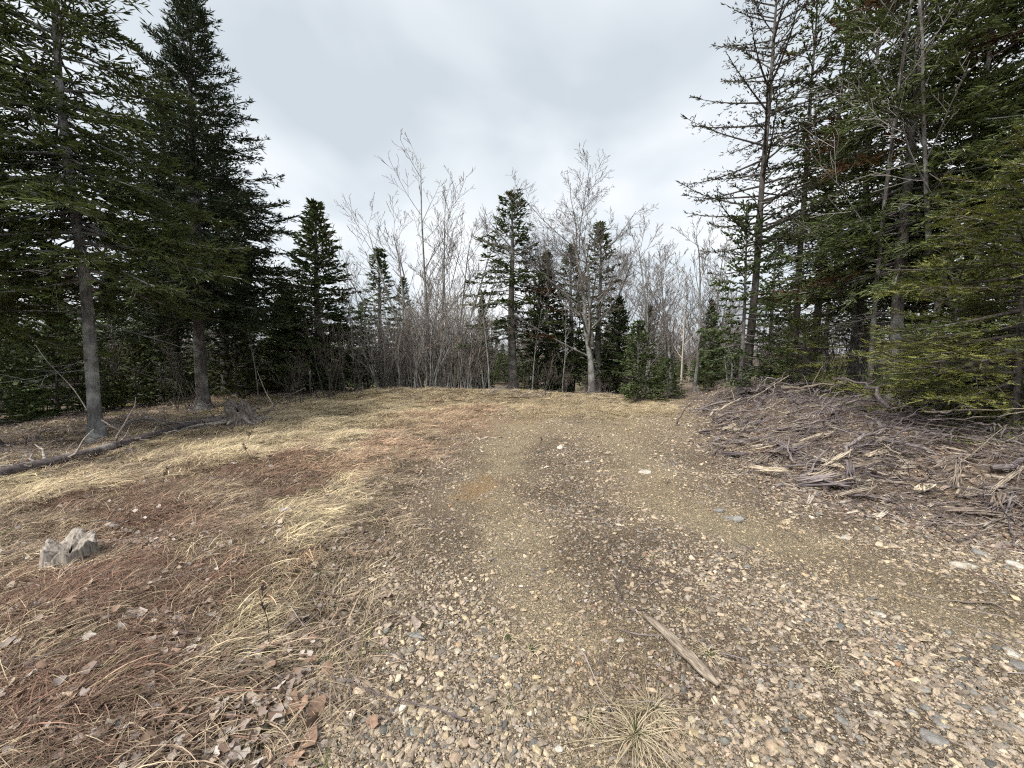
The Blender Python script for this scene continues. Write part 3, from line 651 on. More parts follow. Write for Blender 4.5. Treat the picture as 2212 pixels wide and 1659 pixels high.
for u_, y_, k_, lb in [(20, 9.2, 1.1, 'young conifer at the left edge behind the log end'), (115, 10.4, 1.2, 'young conifer just left of the pale grey fir trunk'), (290, 11.2, .9, 'young conifer between the pale grey fir and the tallest spruce'), (345, 12.6, 1.1, 'young conifer just left of the slimmer spruce trunk'), (-40, 8.2, 1.0, 'young conifer cut by the left edge of the picture')]:
    plant(low_a if u_ != 290 else low_b, 'young_fir', lb, 'tree', by(u_, y_), u_*.3, k_)
# right: open-crowned larch-like spruce and neighbours
p = at(1612, 862); p = by(1612, 10.0, 850)
plant(conifer_meshes(11, 10.6, 3.2, 2.5, 125, .10, .022, .55, trunk_r=.095, lean=(.03, 0), prof=.55, e_top=45, e_bot=8, lower_dead=20, gaps=.5, c1=(.04, .045, .025), c2=(.075, .07, .035), bark='bark_dark', liv_from=.35, flat=.35, droop=.1),
      'spruce_tree', 'tall thin spruce with open half bare crown leaning at the end of the brush heap', 'tree', p)
p = by(1598, 9.7, 850)
plant(conifer_meshes(12, 4.6, .5, 1.3, 60, .11, .04, .95, trunk_r=.05, prof=.6, e_bot=-6, gaps=.4, lower_dead=12, **GREEN_M),
      'spruce_tree', 'young dark spruce with tiered flat boughs in front of the thin open spruce', 'tree', p)
p = by(1712, 12.0); plant(conifer_meshes(13, 11.5, 4.5, 1.8, 90, .125, .036, .7, trunk_r=.10, lower_dead=40, prof=.6, gaps=.4, dead=.12, bark='bark_dark', lean=(.01, 0), **GREEN_L),
      'spruce_tree', 'dark straight trunked spruce behind the thin open spruce, left of a twin', 'tree', p)
p = by(1752, 12.4); plant(conifer_meshes(14, 12.0, 4.5, 1.9, 95, .125, .036, .7, trunk_r=.11, lower_dead=40, prof=.6, gaps=.4, dead=.15, bark='bark_dark', lean=(.045, 0), **GREEN_L),
      'spruce_tree', 'dark trunked spruce leaning right, twin of the straight one beside it', 'tree', p)
fir_r = conifer_meshes(15, 11.0, 2.8, 2.7, 150, .14, .027, 1.0, nk=.32, l2k=.5, trunk_r=.12, lower_dead=60, prof=.55, gaps=.3, dead=.06, e_bot=-14, **GREEN_L)
fir_s = conifer_meshes(16, 9.6, 2.2, 2.4, 130, .14, .027, 1.0, nk=.32, l2k=.5, trunk_r=.10, lower_dead=60, prof=.55, gaps=.3, dead=.08, e_bot=-10, **GREEN_L)
plant(fir_r, 'fir_tree', 'tall dense fir behind the brush heap with pale lower trunk', 'tree', by(1930, 8.6), .3)
plant(fir_s, 'fir_tree', 'dense fir standing behind and right of the pale trunked fir', 'tree', by(2075, 9.0), 1.9)
plant(fir_r, 'fir_tree', 'dense dark fir in the upper right corner', 'tree', by(2240, 7.4), 3.5)
plant(fir_s, 'fir_tree', 'fir whose crown fills the sky above the middle of the brush heap', 'tree', by(1845, 11.0), 5.0, 1.15)
yfa = conifer_meshes(17, 3.6, .35, 1.8, 90, .085, .018, 1.15, comb=9, bark='bark_dark', l2k=.5, trunk_r=.045, prof=.5, e_top=35, e_bot=-8, droop=.12, flat=.14, lower_dead=14, **GREEN_Y)
yfb = conifer_meshes(18, 2.6, .25, 1.55, 66, .085, .018, 1.15, comb=9, bark='bark_dark', l2k=.5, trunk_r=.035, prof=.5, e_top=35, e_bot=-4, droop=.14, flat=.14, lower_dead=12, **GREEN_Y)
plant(yfa, 'young_fir', 'yellow green young fir with flat sprays leaning over the brush heap, largest', 'tree', by(2190, 5.0, 900), .5)
plant(yfb, 'young_fir', 'yellow green young fir low over the middle of the brush heap', 'tree', by(2050, 6.3, 900), 2.2, 1.0)
plant(yfb, 'young_fir', 'small green young fir at the brush heap beside the thin open spruce', 'tree', by(1730, 9.4, 850), 4.0, .72)

plant(yfb, 'young_fir', 'green young fir at the right edge behind the largest young fir', 'tree', by(2190, 7.0, 900), 3.0, 1.2)

# ------------------------------------------------------------------ bare trees and shrubs
def grow(r, P0, d0, L, r0, depth, out_, cfg):
    m = 6; pts = [np.array(P0, float)]; d = np.array(d0, float); st = L/(m-1)
    for i in range(m-1):
        d = d+r.normal(0, cfg['wob'], 3)+np.array([0, 0, cfg['up'][depth]]); d /= np.linalg.norm(d); pts.append(pts[-1]+d*st)
    pts = np.array(pts); end = cfg['end'] if depth else cfg.get('end0', .3)
    rr = np.maximum(r0*(1-(1-end)*np.linspace(0, 1, m)), cfg['rmin']); out_[depth].append((pts, rr))
    if depth+1 >= cfg['depth']: return
    n = cfg['n'][depth]; n = max(1, int(round(n*r.uniform(.75, 1.25)*(1 if depth == 0 else min(1, .35+L/cfg['ref'][depth])))))
    for i in range(n):
        u = cfg['from'][depth]+(1-cfg['from'][depth])*((i+r.random())/n); q = u*(m-1); j = min(int(q), m-2); f = q-j
        pb = pts[j]*(1-f)+pts[j+1]*f; tg = pts[j+1]-pts[j]; tg /= np.linalg.norm(tg)
        rv = r.normal(0, 1, 3); rv -= tg*rv.dot(tg); rv /= np.linalg.norm(rv)
        a = R(r.normal(cfg['ang'][depth], 8)); dd = tg*math.cos(a)+rv*math.sin(a)
        grow(r, pb, dd, L*cfg['len'][depth]*r.uniform(.6, 1.15)*(1-.45*u), max(rr[j]*cfg['rad'][depth]*r.uniform(.7, 1), cfg['rmin']), depth+1, out_, cfg)
def bare_meshes(seed, stems, cfg, bark, tcol=(.2, .17, .16)):
    """stems: list of (base offset, direction, length, radius). Returns (one mesh per stem, twig crown mesh)"""
    r = np.random.default_rng(seed); sm_ = []; cr = MB()
    for (o_, d, L, r0) in stems:
        out_ = {i: [] for i in range(6)}; grow(r, o_, nrm(np.array(d, float)), L, r0, 0, out_, cfg)
        w = MB(); pts, rr = out_[0][0]; rr = rr.copy(); rr[0] *= 1.25
        tt = np.linspace(0, 5, 16); i0 = np.minimum(tt.astype(int), 4); f = (tt-i0)[:, None]
        P_ = pts[i0]*(1-f)+pts[i0+1]*f; P_ = np.vstack([P_[0]-[0, 0, .25], P_]); R_ = np.concatenate([[rr[0]*1.3], np.interp(tt, np.arange(6), rr)])
        tubes(w, P_, R_, 9, (.5, .5, .5), .05, r)
        if out_[1]: tubes(w, np.array([a for a, b in out_[1]]), np.array([b for a, b in out_[1]]), 5, (.5, .5, .5), cap=False)
        sm_.append(w.mesh('stem' if len(stems) > 1 else 'trunk', M[bark], True))
        for dep in range(2, cfg['depth']):
            if out_[dep]:
                A = np.array([a for a, b in out_[dep]]); Bq = np.array([b for a, b in out_[dep]])
                cc = np.array(tcol)*r.uniform(.7, 1.35, (len(A), 1)); tubes(cr, A, Bq, 3, cc, cap=False)
    return sm_, (cr.mesh('crown', M['twig']) if cr.v else None)
def plant_bare(ms, name, label, loc, rz=0, scale=None, group=None, cat='tree'):
    stems, cr = ms; t = thing(name, label, cat, loc, rz, group, scale)
    for s_ in stems: link('trunk' if len(stems) == 1 else 'stem', s_, t)
    if cr: link('crown', cr, t)
    return t
TREE = dict(depth=5, wob=.09, up=[.02, .05, .05, .04, .03], end=.3, end0=.25, rmin=.0045, n=[15, 8, 6, 4], ref=[1, 2.4, 1.1, .5], ang=[46, 42, 40, 38], len=[.52, .5, .5, .5], rad=[.55, .55, .55, .6])
TREE['from'] = [.22, .25, .2, .2]
big = bare_meshes(31, [((0, 0, 0), (-.02, 0, 1), 8.0, .135), ((-.06, 0, 2.6), (-.13, .02, 1), 5.4, .075)], {**TREE, 'n': [19, 10, 7, 4], 'len': [.74, .52, .5, .5], 'ang': [54, 44, 40, 38], 'wob': .07, 'rmin': .005}, 'bark_grey', (.155, .135, .122))
p = by(1280, 15.6); k = (zat(335, 15.6)-p[2])/11.3
plant_bare(big, 'bare_maple', 'large forked bare tree with pale grey trunk and wide spreading twigs, centre right', p, 0, (k*1.25, k*1.25, k))
ALD = dict(depth=4, wob=.045, up=[.03, .09, .06, .04], end=.3, end0=.18, rmin=.0058, n=[11, 6, 4], ref=[1, 1.8, .8], ang=[36, 34, 34], len=[.40, .46, .5], rad=[.5, .55, .6]); ALD['from'] = [.34, .25, .2]
rr_ = np.random.default_rng(3)
def clump(n, sp, H, r0, rad): return [((rr_.normal(0, rad), rr_.normal(0, rad), 0), (rr_.normal(0, sp), rr_.normal(0, sp), 1), H*rr_.uniform(.7, 1.05), r0*rr_.uniform(.7, 1.1)) for _ in range(n)]
al1 = bare_meshes(33, [((0, 0, 0), (-.04, 0, 1), 9.6, .065), ((.3, .1, 0), (.04, .05, 1), 8.6, .06), ((-.3, .2, 0), (-.26, 0, 1), 8.0, .055), ((.5, 0, 0), (.25, 0, 1), 8.2, .055), ((-.5, 0, 0), (-.14, .1, 1), 7.6, .05), ((.7, .2, 0), (.13, .1, 1), 7.8, .05),
                       ((-.7, .1, 0), (-.36, -.1, 1), 6.6, .045), ((.9, .1, 0), (.36, -.1, 1), 6.8, .045), ((.1, -.2, 0), (.16, -.15, 1), 6.6, .045), ((-.1, .3, 0), (-.2, .15, 1), 7.0, .045)], ALD, 'bark_grey', (.155, .128, .112))
p = by(930, 16.2); plant_bare(al1, 'alder_clump', 'tallest clump of slender bare alder stems in the middle of the wood edge', p, 0, (zat(300, 16.2)-p[2])/11.0*np.array([1.2, 1.2, 1]))
SHR = dict(depth=4, wob=.075, up=[.03, .05, .04, .03], end=.3, end0=.25, rmin=.0042, n=[7, 4, 2], ref=[1, 1.2, .5], ang=[34, 36, 36], len=[.42, .45, .5], rad=[.6, .6, .65]); SHR['from'] = [.2, .2, .2]
sh = [bare_meshes(40+i, clump(17, .15, 3.4, .023, .30), SHR, 'bark_grey', (.25, .205, .175)) for i in range(3)]
shd = [bare_meshes(46+i, clump(8, .2, 3.4, .02, .3), SHR, 'bark_dark', (.135, .105, .085)) for i in range(2)]
for i, (u, y, h, lb) in enumerate([(842, 14.9, 1.0, 'leftmost bare shrub of the alder thicket'), (886, 15.2, .95, 'second bare shrub from the left in the alder thicket'), (925, 14.7, 1.0, 'dense bare shrub below the tallest alder stems'),
                                   (962, 15.0, 1.1, 'bare shrub right of the middle of the alder thicket'), (1003, 14.8, 1.0, 'rightmost dense bare shrub of the alder thicket'), (1040, 15.8, .8, 'low bare shrub left of the open-topped middle spruce'), (864, 15.9, .9, 'bare shrub behind the left part of the alder thicket'), (905, 16.0, 1.0, 'bare shrub behind the middle left of the alder thicket'), (945, 15.7, .95, 'bare shrub behind the middle of the alder thicket'), (984, 15.8, 1.0, 'bare shrub behind the right part of the alder thicket'), (1022, 15.1, .85, 'small bare shrub at the right end of the alder thicket')]):
    plant_bare(sh[i % 3], 'alder_shrub', lb+', many thin stems', by(u, y), i*1.3, h, 'bare shrubs of the alder thicket', 'shrub')
arch = bare_meshes(50, [((0, 0, 0), (-.35, 0, 1), 3.6, .035), ((.1, 0, 0), (-.6, .1, 1), 3.6, .03), ((0, .1, 0), (-.1, -.1, 1), 3.4, .035)], {**SHR, 'up': [-.03, .02, .02, .02]}, 'bark_grey', (.27, .23, .2))
plant_bare(arch, 'alder_shrub', 'bare shrub arching left in front of the conical fir', by(818, 14.2), 0, 1.0, None, 'shrub')
SAP = dict(depth=3, wob=.03, up=[.02, .06, .04], end=.3, end0=.2, rmin=.005, n=[14, 4], ref=[1, 1.0], ang=[38, 34], len=[.22, .5], rad=[.5, .6]); SAP['from'] = [.3, .2]
sap = [bare_meshes(60+i, [((0, 0, 0), (.03*(i-1), 0, 1), 5.2, .034)], SAP, 'bark_grey', (.26, .22, .19)) for i in range(3)]
for u, y, vt, i, lb in [(766, 14.3, 560, 0, 'slim pale sapling left of the alder thicket'), (1057, 14.3, 560, 1, 'slim pale sapling left of the open-topped middle spruce'), (556, 12.4, 660, 2, 'thin pale sapling beside the overturned stump'),
                        (1150, 15, 640, 2, 'thin sapling between the two middle spruces'), (1215, 14.8, 660, 0, 'thin sapling left of the forked bare tree base')]:
    p = by(u, y); plant_bare(sap[i], 'bare_sapling', lb, p, u*.1, (zat(vt, y)-p[2])/5.2)
bir = bare_meshes(70, [((0, 0, 0), (.04, 0, 1), 5.0, .05)], {**SAP, 'n': [12, 4]}, 'bark_birch', (.25, .2, .18))
p = by(1470, 13.6); plant_bare(bir, 'birch_sapling', 'white barked birch sapling at the end of the track', p, 0, (zat(640, 13.6)-p[2])/5)
FARB = dict(depth=4, wob=.06, up=[.02, .07, .05, .04], end=.3, end0=.25, rmin=.0085, n=[16, 8, 5], ref=[1, 1.8, .8], ang=[38, 34, 34], len=[.42, .46, .5], rad=[.5, .55, .6]); FARB['from'] = [.25, .25, .2]
farb = [bare_meshes(80+i, [((0, 0, 0), (.02, 0, 1), 8.0, .085), ((.4, .2, 0), (.09, 0, 1), 7.2, .07)][:1+i % 2], FARB, 'bark_grey', (.165, .14, .128)) for i in range(4)]
for u, y, vt, i, lb in [(1405, 20.5, 520, 0, 'bare tree behind the young firs, first from the forked tree'), (1450, 21.5, 540, 1, 'bare double stemmed tree above the white birch sapling'), (1500, 21, 530, 2, 'bare tree at the gap where the track ends'),
                        (1535, 22.5, 560, 3, 'bare tree left of the young dark spruce, nearest the brush heap'), (1362, 23, 560, 1, 'bare tree just right of the forked bare tree')]:
    p = by(u, y); plant_bare(farb[i], 'bare_tree', lb, p, u*.07, (zat(vt, y)-p[2])/8.0, 'bare trees beyond the end of the track')
rt = bare_meshes(90, [((0, 0, 0), (.03, 0, 1), 11.5, .062), ((-.1, 0, 3.2), (-.16, 0, 1), 6.0, .04)], {**TREE, 'depth': 4, 'n': [10, 5, 4], 'len': [.34, .5, .5], 'ang': [48, 45, 40], 'wob': .06, 'rmin': .0055}, 'bark_spruce', (.24, .22, .2))
plant_bare(rt, 'bare_hardwood', 'bare grey hardwood stem rising through the firs, right one of two', by(1990, 7.9), .4)
rt2 = bare_meshes(91, [((0, 0, 0), (-.03, 0, 1), 10.5, .05)], {**TREE, 'depth': 4, 'n': [10, 5, 4], 'len': [.36, .5, .5], 'ang': [50, 45, 40], 'wob': .07, 'rmin': .0055}, 'bark_spruce', (.24, .22, .2))
plant_bare(rt2, 'bare_hardwood', 'bare grey hardwood stem with spreading limbs, left one of two among the firs', by(1880, 8.8), 2.0)

# background wood: fir and bare tree copies behind the first rows
rb = np.random.default_rng(77)
def fill(kind, meshes, H0, spots, label, group, name):
    for (u, y, h, i, rz) in spots:
        p = by(u, y); k = h/H0
        (plant if kind == 'c' else plant_bare)(meshes[i % len(meshes)], name, label, **({'cat': 'tree'} if kind == 'c' else {}), loc=p, rz=rz, scale=k, group=group)
L_ = [(u+rb.uniform(-25, 25), rb.uniform(13, 24), rb.uniform(2.0, 4.2), rb.integers(0, 9), rb.uniform(0, 6.28)) for u in np.linspace(-60, 740, 20)]
fill('c', [low_a, low_b], 2.5, L_, 'young conifer in the dim understorey behind the tall spruces', 'young conifers behind the tall spruces', 'young_fir')
L_ = [(u+rb.uniform(-25, 25), rb.uniform(17, 30), rb.uniform(4.0, 6.5), rb.integers(0, 9), rb.uniform(0, 6.28)) for u in np.linspace(-60, 560, 7)]
fill('c', [mid_a, mid_c], 6.6, L_, 'background conifer in the deep wood behind the tall spruces', 'background conifers behind the tall spruces', 'fir_tree')
L_ = [(u+rb.uniform(-20, 20), rb.uniform(20, 32), rb.uniform(3.0, 4.6), rb.integers(0, 9), rb.uniform(0, 6.28)) for u in np.linspace(600, 1600, 13)]
fill('c', [mid_a, mid_c], 6.6, L_, 'low background conifer behind the wood edge in the middle', 'low background conifers in the middle', 'fir_tree')
L_ = [(u+rb.uniform(-25, 25), rb.uniform(12, 24), rb.uniform(4.5, 8.5), rb.integers(0, 9), rb.uniform(0, 6.28)) for u in np.linspace(1650, 2260, 10)]
fill('c', [mid_b], 6.8, L_, 'background conifer in the wood behind the brush heap', 'background conifers behind the brush heap', 'fir_tree')
L_ = [(u+rb.uniform(-25, 25), rb.uniform(17, 34), rb.uniform(4.0, 6.2), rb.integers(0, 9), rb.uniform(0, 6.28)) for u in np.linspace(-60, 1660, 56)]
fill('b', farb, 8.0, L_, 'bare grey tree in the thin wood beyond the clearing', 'bare trees deep in the wood', 'bare_tree')
L_ = [(u+rb.uniform(-20, 20), rb.uniform(10, 17), rb.uniform(1.4, 2.6), rb.integers(0, 9), rb.uniform(0, 6.28)) for u in list(np.linspace(-40, 760, 14))+list(np.linspace(1640, 2260, 26))]
fill('b', shd, 3.4, [(u_, rb.uniform(13.4, 15.2), rb.uniform(.7, 1.7), 0, rb.uniform(0, 6)) for u_ in np.linspace(735, 1400, 16)], 'small bare brush at the far lip of the clearing', 'small brush at the far lip', 'bare_shrub')
fill('b', shd, 3.4, L_, 'low bare brown brush at the edge of the wood', 'low bare brush along the wood edge', 'bare_shrub')

# far wood falling away behind: too far to pick single trees apart
n = 260; ang = rb.uniform(-1.0, 1.0, n); dist = 36*(1+2.2*rb.random(n)**1.3); x, y = np.sin(ang)*dist, np.cos(ang)*dist
def far_scatter(name, label, protos, x, y, h, H0):
    k = h/H0; scatter(name, label, protos, np.stack([x, y, hgt(x, y)], -1), np.stack([0*x, 0*x, rb.uniform(0, 6.28, len(x))], -1), np.stack([k*1.2, k*1.2, k], -1), rb.integers(0, len(protos), len(x)), np.ones((len(x), 3)))
far_scatter('far_conifer_wood', 'dark far conifer wood below the clearing', [mid_a[1], mid_c[1]], x, y, rb.uniform(3.2, 5.5, n), 6.6)
n = 460; ang = rb.uniform(-1.0, 1.0, n); dist = 34*(1+2.0*rb.random(n)); x, y = np.sin(ang)*dist, np.cos(ang)*dist
far_scatter('far_bare_wood', 'grey brown far leafless wood below the clearing', [farb[0][1], farb[1][1]], x, y, rb.uniform(4, 6, n), 8)

# ------------------------------------------------------------------ dead wood
from mathutils import Vector, Matrix
def lay(name, me, A, B, thick, label, cat, group=None, roll=0.0, span=60.0):
    A, B = np.array(A, float), np.array(B, float); d = Vector(B-A); L = d.length
    o = link(name, me, None, (A+B)/2); q = d.to_track_quat('X', 'Z').to_euler()
    o.rotation_mode = 'QUATERNION'; o.rotation_quaternion = d.to_track_quat('X', 'Z') @ Matrix.Rotation(roll, 3, 'X').to_quaternion()
    o.scale = (L/span, thick, thick); return tag(o, label, cat, group)
def branch_mesh(name, seed, mat, forks=3, bend=.05, stub=.22):
    """60 butt radii long along X: scale gives length and thickness"""
    r = np.random.default_rng(seed); mb = MB(); m = 11; s_ = np.linspace(0, 1, m)
    yy = np.cumsum(r.normal(0, bend, m)); zz_ = np.cumsum(r.normal(0, bend*.6, m)); yy -= yy[0]+(yy[-1]-yy[0])*s_; zz_ -= zz_[0]+(zz_[-1]-zz_[0])*s_
    P = np.stack([(s_-.5)*60, yy*22, zz_*22], -1)
    rad = (1-.62*s_)*(1+.12*r.standard_normal(m)); tubes(mb, P, rad, 7, (.5, .5, .5), .07, r)
    for k in range(forks):
        i = r.integers(2, m-2); sd = r.choice([-1, 1]); L = r.uniform(.5, 1.3)*stub
        q = P[i]+np.linspace(0, 1, 5)[:, None]*np.array([L*48, sd*L*40*r.uniform(.4, 1.1), L*r.uniform(-6, 30)]); q[1:] += r.normal(0, .5, (4, 3))
        tubes(mb, q, rad[i]*.6*np.array([1, .85, .7, .5, .25]), 5, (.5, .5, .5))
    return mb.mesh(name, mat, True)
bms = [branch_mesh('dead_branch', 200+i, M['deadwood_unit'], 1+i % 4, .10) for i in range(9)]
bmp = [branch_mesh('dead_branch', 220+i, M['palewood'], i % 3, .045) for i in range(4)]
def pt(u, v, y=None, dz=0.0):
    if y is None: q = at(u, v); q[2] += dz; return q
    d = ray(u, v); return np.array([0, 0, CAMH])+d*(y/d[1])
HAND = [(1613, 920, 1898, 868, .045, 0, 'long grey log lying slantwise along the crest of the brush heap', 7.4, 6.9), (1787, 916, 1957, 922, .05, 1, 'short thick grey log on the crest of the brush heap', 6.2, 6.0),
        (1809, 887, 1894, 818, .022, 2, 'grey stick rising out of the crest of the brush heap', 6.8, 6.6), (1831, 996, 1890, 900, .03, 3, 'forked grey root leaning up the face of the brush heap', None, 5.5),
        (1676, 1055, 1792, 968, .024, 1, 'pale crooked stick slanting up the face of the brush heap', None, 5.0), (1886, 935, 2067, 941, .024, 4, 'thin straight grey pole lying level under the young fir', 5.4, 5.0),
        (2066, 950, 2106, 1034, .026, 5, 'bent grey branch end hanging down the heap below the young fir', 4.9, 4.2), (2100, 946, 2250, 940, .03, 6, 'grey log running out of the picture at the right edge', 4.8, 4.7),
        (1462, 920, 1527, 846, .014, 7, 'thin stick sticking up at the left tip of the brush heap', None, 8.6), (1500, 884, 1760, 880, .016, 8, 'long thin branch arched over the top of the brush heap', 8.4, 7.6),
        (2000, 972, 2020, 1018, .018, 0, 'short upright grey stick on the heap face below the young fir', None, 4.4), (1850, 968, 1932, 1012, .012, 2, 'thin pale stick pointing down right from the forked root', None, None),
        (1905, 985, 2090, 958, .016, 5, 'thin grey branch crossing the heap face below the level pole', None, None), (1540, 985, 1640, 925, .014, 7, 'slim dark branch at the foot of the left end of the heap', None, None)]
for (u0, v0, u1, v1, th, i, lb, y0, y1) in HAND: lay('dead_branch', bms[i], pt(u0, v0, y0, .03), pt(u1, v1, y1, .05), th, lb, 'branch', 'dead branches on the brush heap', rb.uniform(0, 6))
for i in range(230):
    y = rb.uniform(3.3, 10.8); e = float(redge(y)); x = e+(.65+1.9*rb.random()**.8)*(1 if y > 4 else .85); big_ = i % 15 == 0; L = rb.uniform(.25, 1.15)*(1.6 if big_ else 1); a = rb.normal(.1, 1.0); el_ = rb.normal(0, .2)
    A = np.array([x-math.cos(a)*L/2, y-math.sin(a)*L/2, 0]); B = np.array([x+math.cos(a)*L/2, y+math.sin(a)*L/2, 0]); up = rb.uniform(.02, .14+.26*float(sst(.5, 1.5, x-e)))
    A[2] = hgt(A[0], A[1])+up; B[2] = hgt(B[0], B[1])+up+L*el_; B[2] = max(B[2], float(hgt(B[0], B[1]))+.01)
    lay('dead_branch', bms[rb.integers(0, 9)] if rb.random() < .8 else bmp[rb.integers(0, 4)], A, B, rb.uniform(.022, .036) if big_ else rb.uniform(.004, .014), 'weathered dead branch lying loose among the brush heap', 'branch', 'loose branches in the brush heap', rb.uniform(0, 6))
def split_mesh(name, seed, n=10, curl=.2):
    """weathered split wood: a bundle of long splinters on one core, seven widths long"""
    r = np.random.default_rng(seed); mb = MB(); m = 6; s_ = np.linspace(-.5, .5, m)
    for i in range(n):
        L = r.uniform(.45, 1.0); c0 = r.uniform(-.5, .5)*(1-L); yy = r.uniform(-1, 1); zz_ = (1-yy**2)*.35*r.uniform(.2, 1)
        P = np.stack([(s_*L+c0)*7, yy*.8+r.normal(0, .9)*s_+curl*r.normal(0, .8)*s_**2, zz_+r.normal(0, .25)*s_+curl*1.5*s_**2], -1)
        tubes(mb, P, (.14*r.uniform(.6, 1.4))*np.array([.35, .85, 1, 1, .8, .2]), 4, (.5, .5, .5), .15, r)
    return mb.mesh(name, mat=M['palewood' if seed % 2 else 'deadwood_unit'])
spl = [split_mesh('split_wood', 240+i) for i in range(4)]
for (u0, v0, u1, v1, th, i, lb) in [(1655, 950, 1740, 1000, .10, 0, 'bleached piece of split wood at the left foot of the brush heap'), (1757, 998, 1835, 1024, .09, 1, 'bleached split wood piece beside the foot of the crooked stick'),
        (1732, 1048, 1850, 1062, .13, 2, 'curled bundle of grey splintered wood at the front of the brush heap'), (1893, 958, 1956, 964, .13, 3, 'square end of a rotten grey log in the heap face'),
        (1985, 1078, 2002, 1050, .11, 1, 'chunk of splintered grey wood in front of the heap'), (2122, 1070, 2182, 1060, .06, 0, 'pale flat splinter of wood near the right edge'), (1590, 940, 1650, 960, .07, 3, 'small grey split wood piece at the left end of the heap'), (1560, 905, 1625, 912, .05, 2, 'small splintered piece near the left tip of the heap')]:
    A, B = pt(u0, v0, None, .05), pt(u1, v1, None, .05); lay('split_wood', spl[i], A, B, th*.9, lb, 'wood', 'split wood pieces by the brush heap', 0, 7.0)
for i in range(64):
    y = rb.uniform(3.2, 8.0); e = float(redge(y)); x = e+rb.uniform(.1, 1.3); L = rb.uniform(.22, .6); a = rb.normal(-.2, .6)
    A = np.array([x, y, float(hgt(x, y))+rb.uniform(.03, .1)]); B = A+np.array([math.cos(a)*L, math.sin(a)*L, 0]); B[2] = float(hgt(B[0], B[1]))+rb.uniform(.03, .14)
    lay('split_wood', spl[i % 4], A, B, rb.uniform(.03, .075), 'bleached splinter bundle of rotten wood strewn along the foot of the brush heap', 'wood', 'rotten wood pieces strewn by the heap', rb.uniform(-.5, .5), 7.0)
chip = []
for i in range(4):
    me = split_mesh('wood_chip', 260+i, 5, .25); me.materials.clear(); me.materials.append(M['sticks']); me.attributes['col'].data.foreach_set('color', np.ones(len(me.vertices)*4, np.float32)); chip.append(me)
x, y = samp(9000, lambda x, y: sst(-.35, .5, x-redge(y))*(1-.75*sst(1.2, 2.4, x-redge(y)))*(y > 2.6), 2.6, 12, 2.6, 9, 1.2)
z = hgt(x, y); c = np.where((rg.random(len(x)) < .5)[:, None], np.array([.44, .38, .31]), np.array([.25, .2, .17]))*rg.uniform(.6, 1.25, (len(x), 1)); k_ = rg.lognormal(math.log(.015), .45, len(x)).clip(.006, .04)
scatter('wood_chips', 'grey and tan chips of bark and wood strewn at the foot of the brush heap', chip, np.stack([x, y, z+.012+rg.uniform(0, .06, len(x))*sst(.4, 1.4, x-redge(y))], -1), np.stack([rg.normal(0, .3, len(x)), rg.normal(0, .3, len(x)), rg.normal(0, .8, len(x))], -1), np.repeat(k_[:, None], 3, 1), rg.integers(0, 4, len(x)), c)
A, B = pt(1392, 1338, None, .022), pt(1554, 1488, None, .022)
r_ = np.random.default_rng(9); mb = MB(); s_ = np.linspace(0, 1, 14); P_ = np.stack([(s_-.5)*7, .12*np.sin(s_*5), .05*np.sin(s_*9)], -1); tubes(mb, P_, np.interp(s_, [0, .1, .5, .9, 1], [.12, .33, .42, .36, .2]), 14, (.5, .5, .5), .13, r_)
for k in range(7):
    o0 = r_.uniform(-3, 1); tubes(mb, np.stack([o0+np.linspace(0, r_.uniform(1, 2.6), 4), r_.uniform(-.4, .4)+r_.normal(0, .06, 4), .25+r_.normal(0, .06, 4)], -1), np.array([.05, .1, .1, .03]), 5, (.5, .5, .5))
stk = mb.mesh('weathered_stick', wood_mat('bleached_stick_wood', (.15, .12, .09), (.52, .45, .35), (.75, .67, .54), (.10, 1, 1), 5)); lay('weathered_stick', stk, A, B, .06, 'pale weathered splintered stick lying in the middle of the track', 'stick', None, 0, 7.0)
for (u0, v0, u1, v1, th, i, lb) in [(1958, 1284, 2235, 1330, .011, 0, 'long pale stick on the stones at the right edge'), (1770, 1393, 1836, 1379, .010, 1, 'small crooked pale twig on the right wheel track'), (1838, 1600, 1850, 1555, .012, 2, 'short forked pale twig near the lower right'),
        (700, 1600, 728, 1515, .009, 3, 'thin curved pale twig at the lower left of the track'), (545, 1543, 610, 1548, .008, 1, 'straight pale twig lying across fallen leaves'), (2070, 1500, 2110, 1490, .012, 0, 'short pale stick beside grey flat stones'),
        (1030, 948, 1085, 946, .02, 2, 'small bleached stick lying on the far left of the track'), (985, 1510, 1030, 1525, .008, 3, 'short pale splinter in the lower middle of the track')]:
    lay('twig', bmp[i], pt(u0, v0, None, th), pt(u1, v1, None, th), th, lb, 'twig', None, rb.uniform(0, 6))
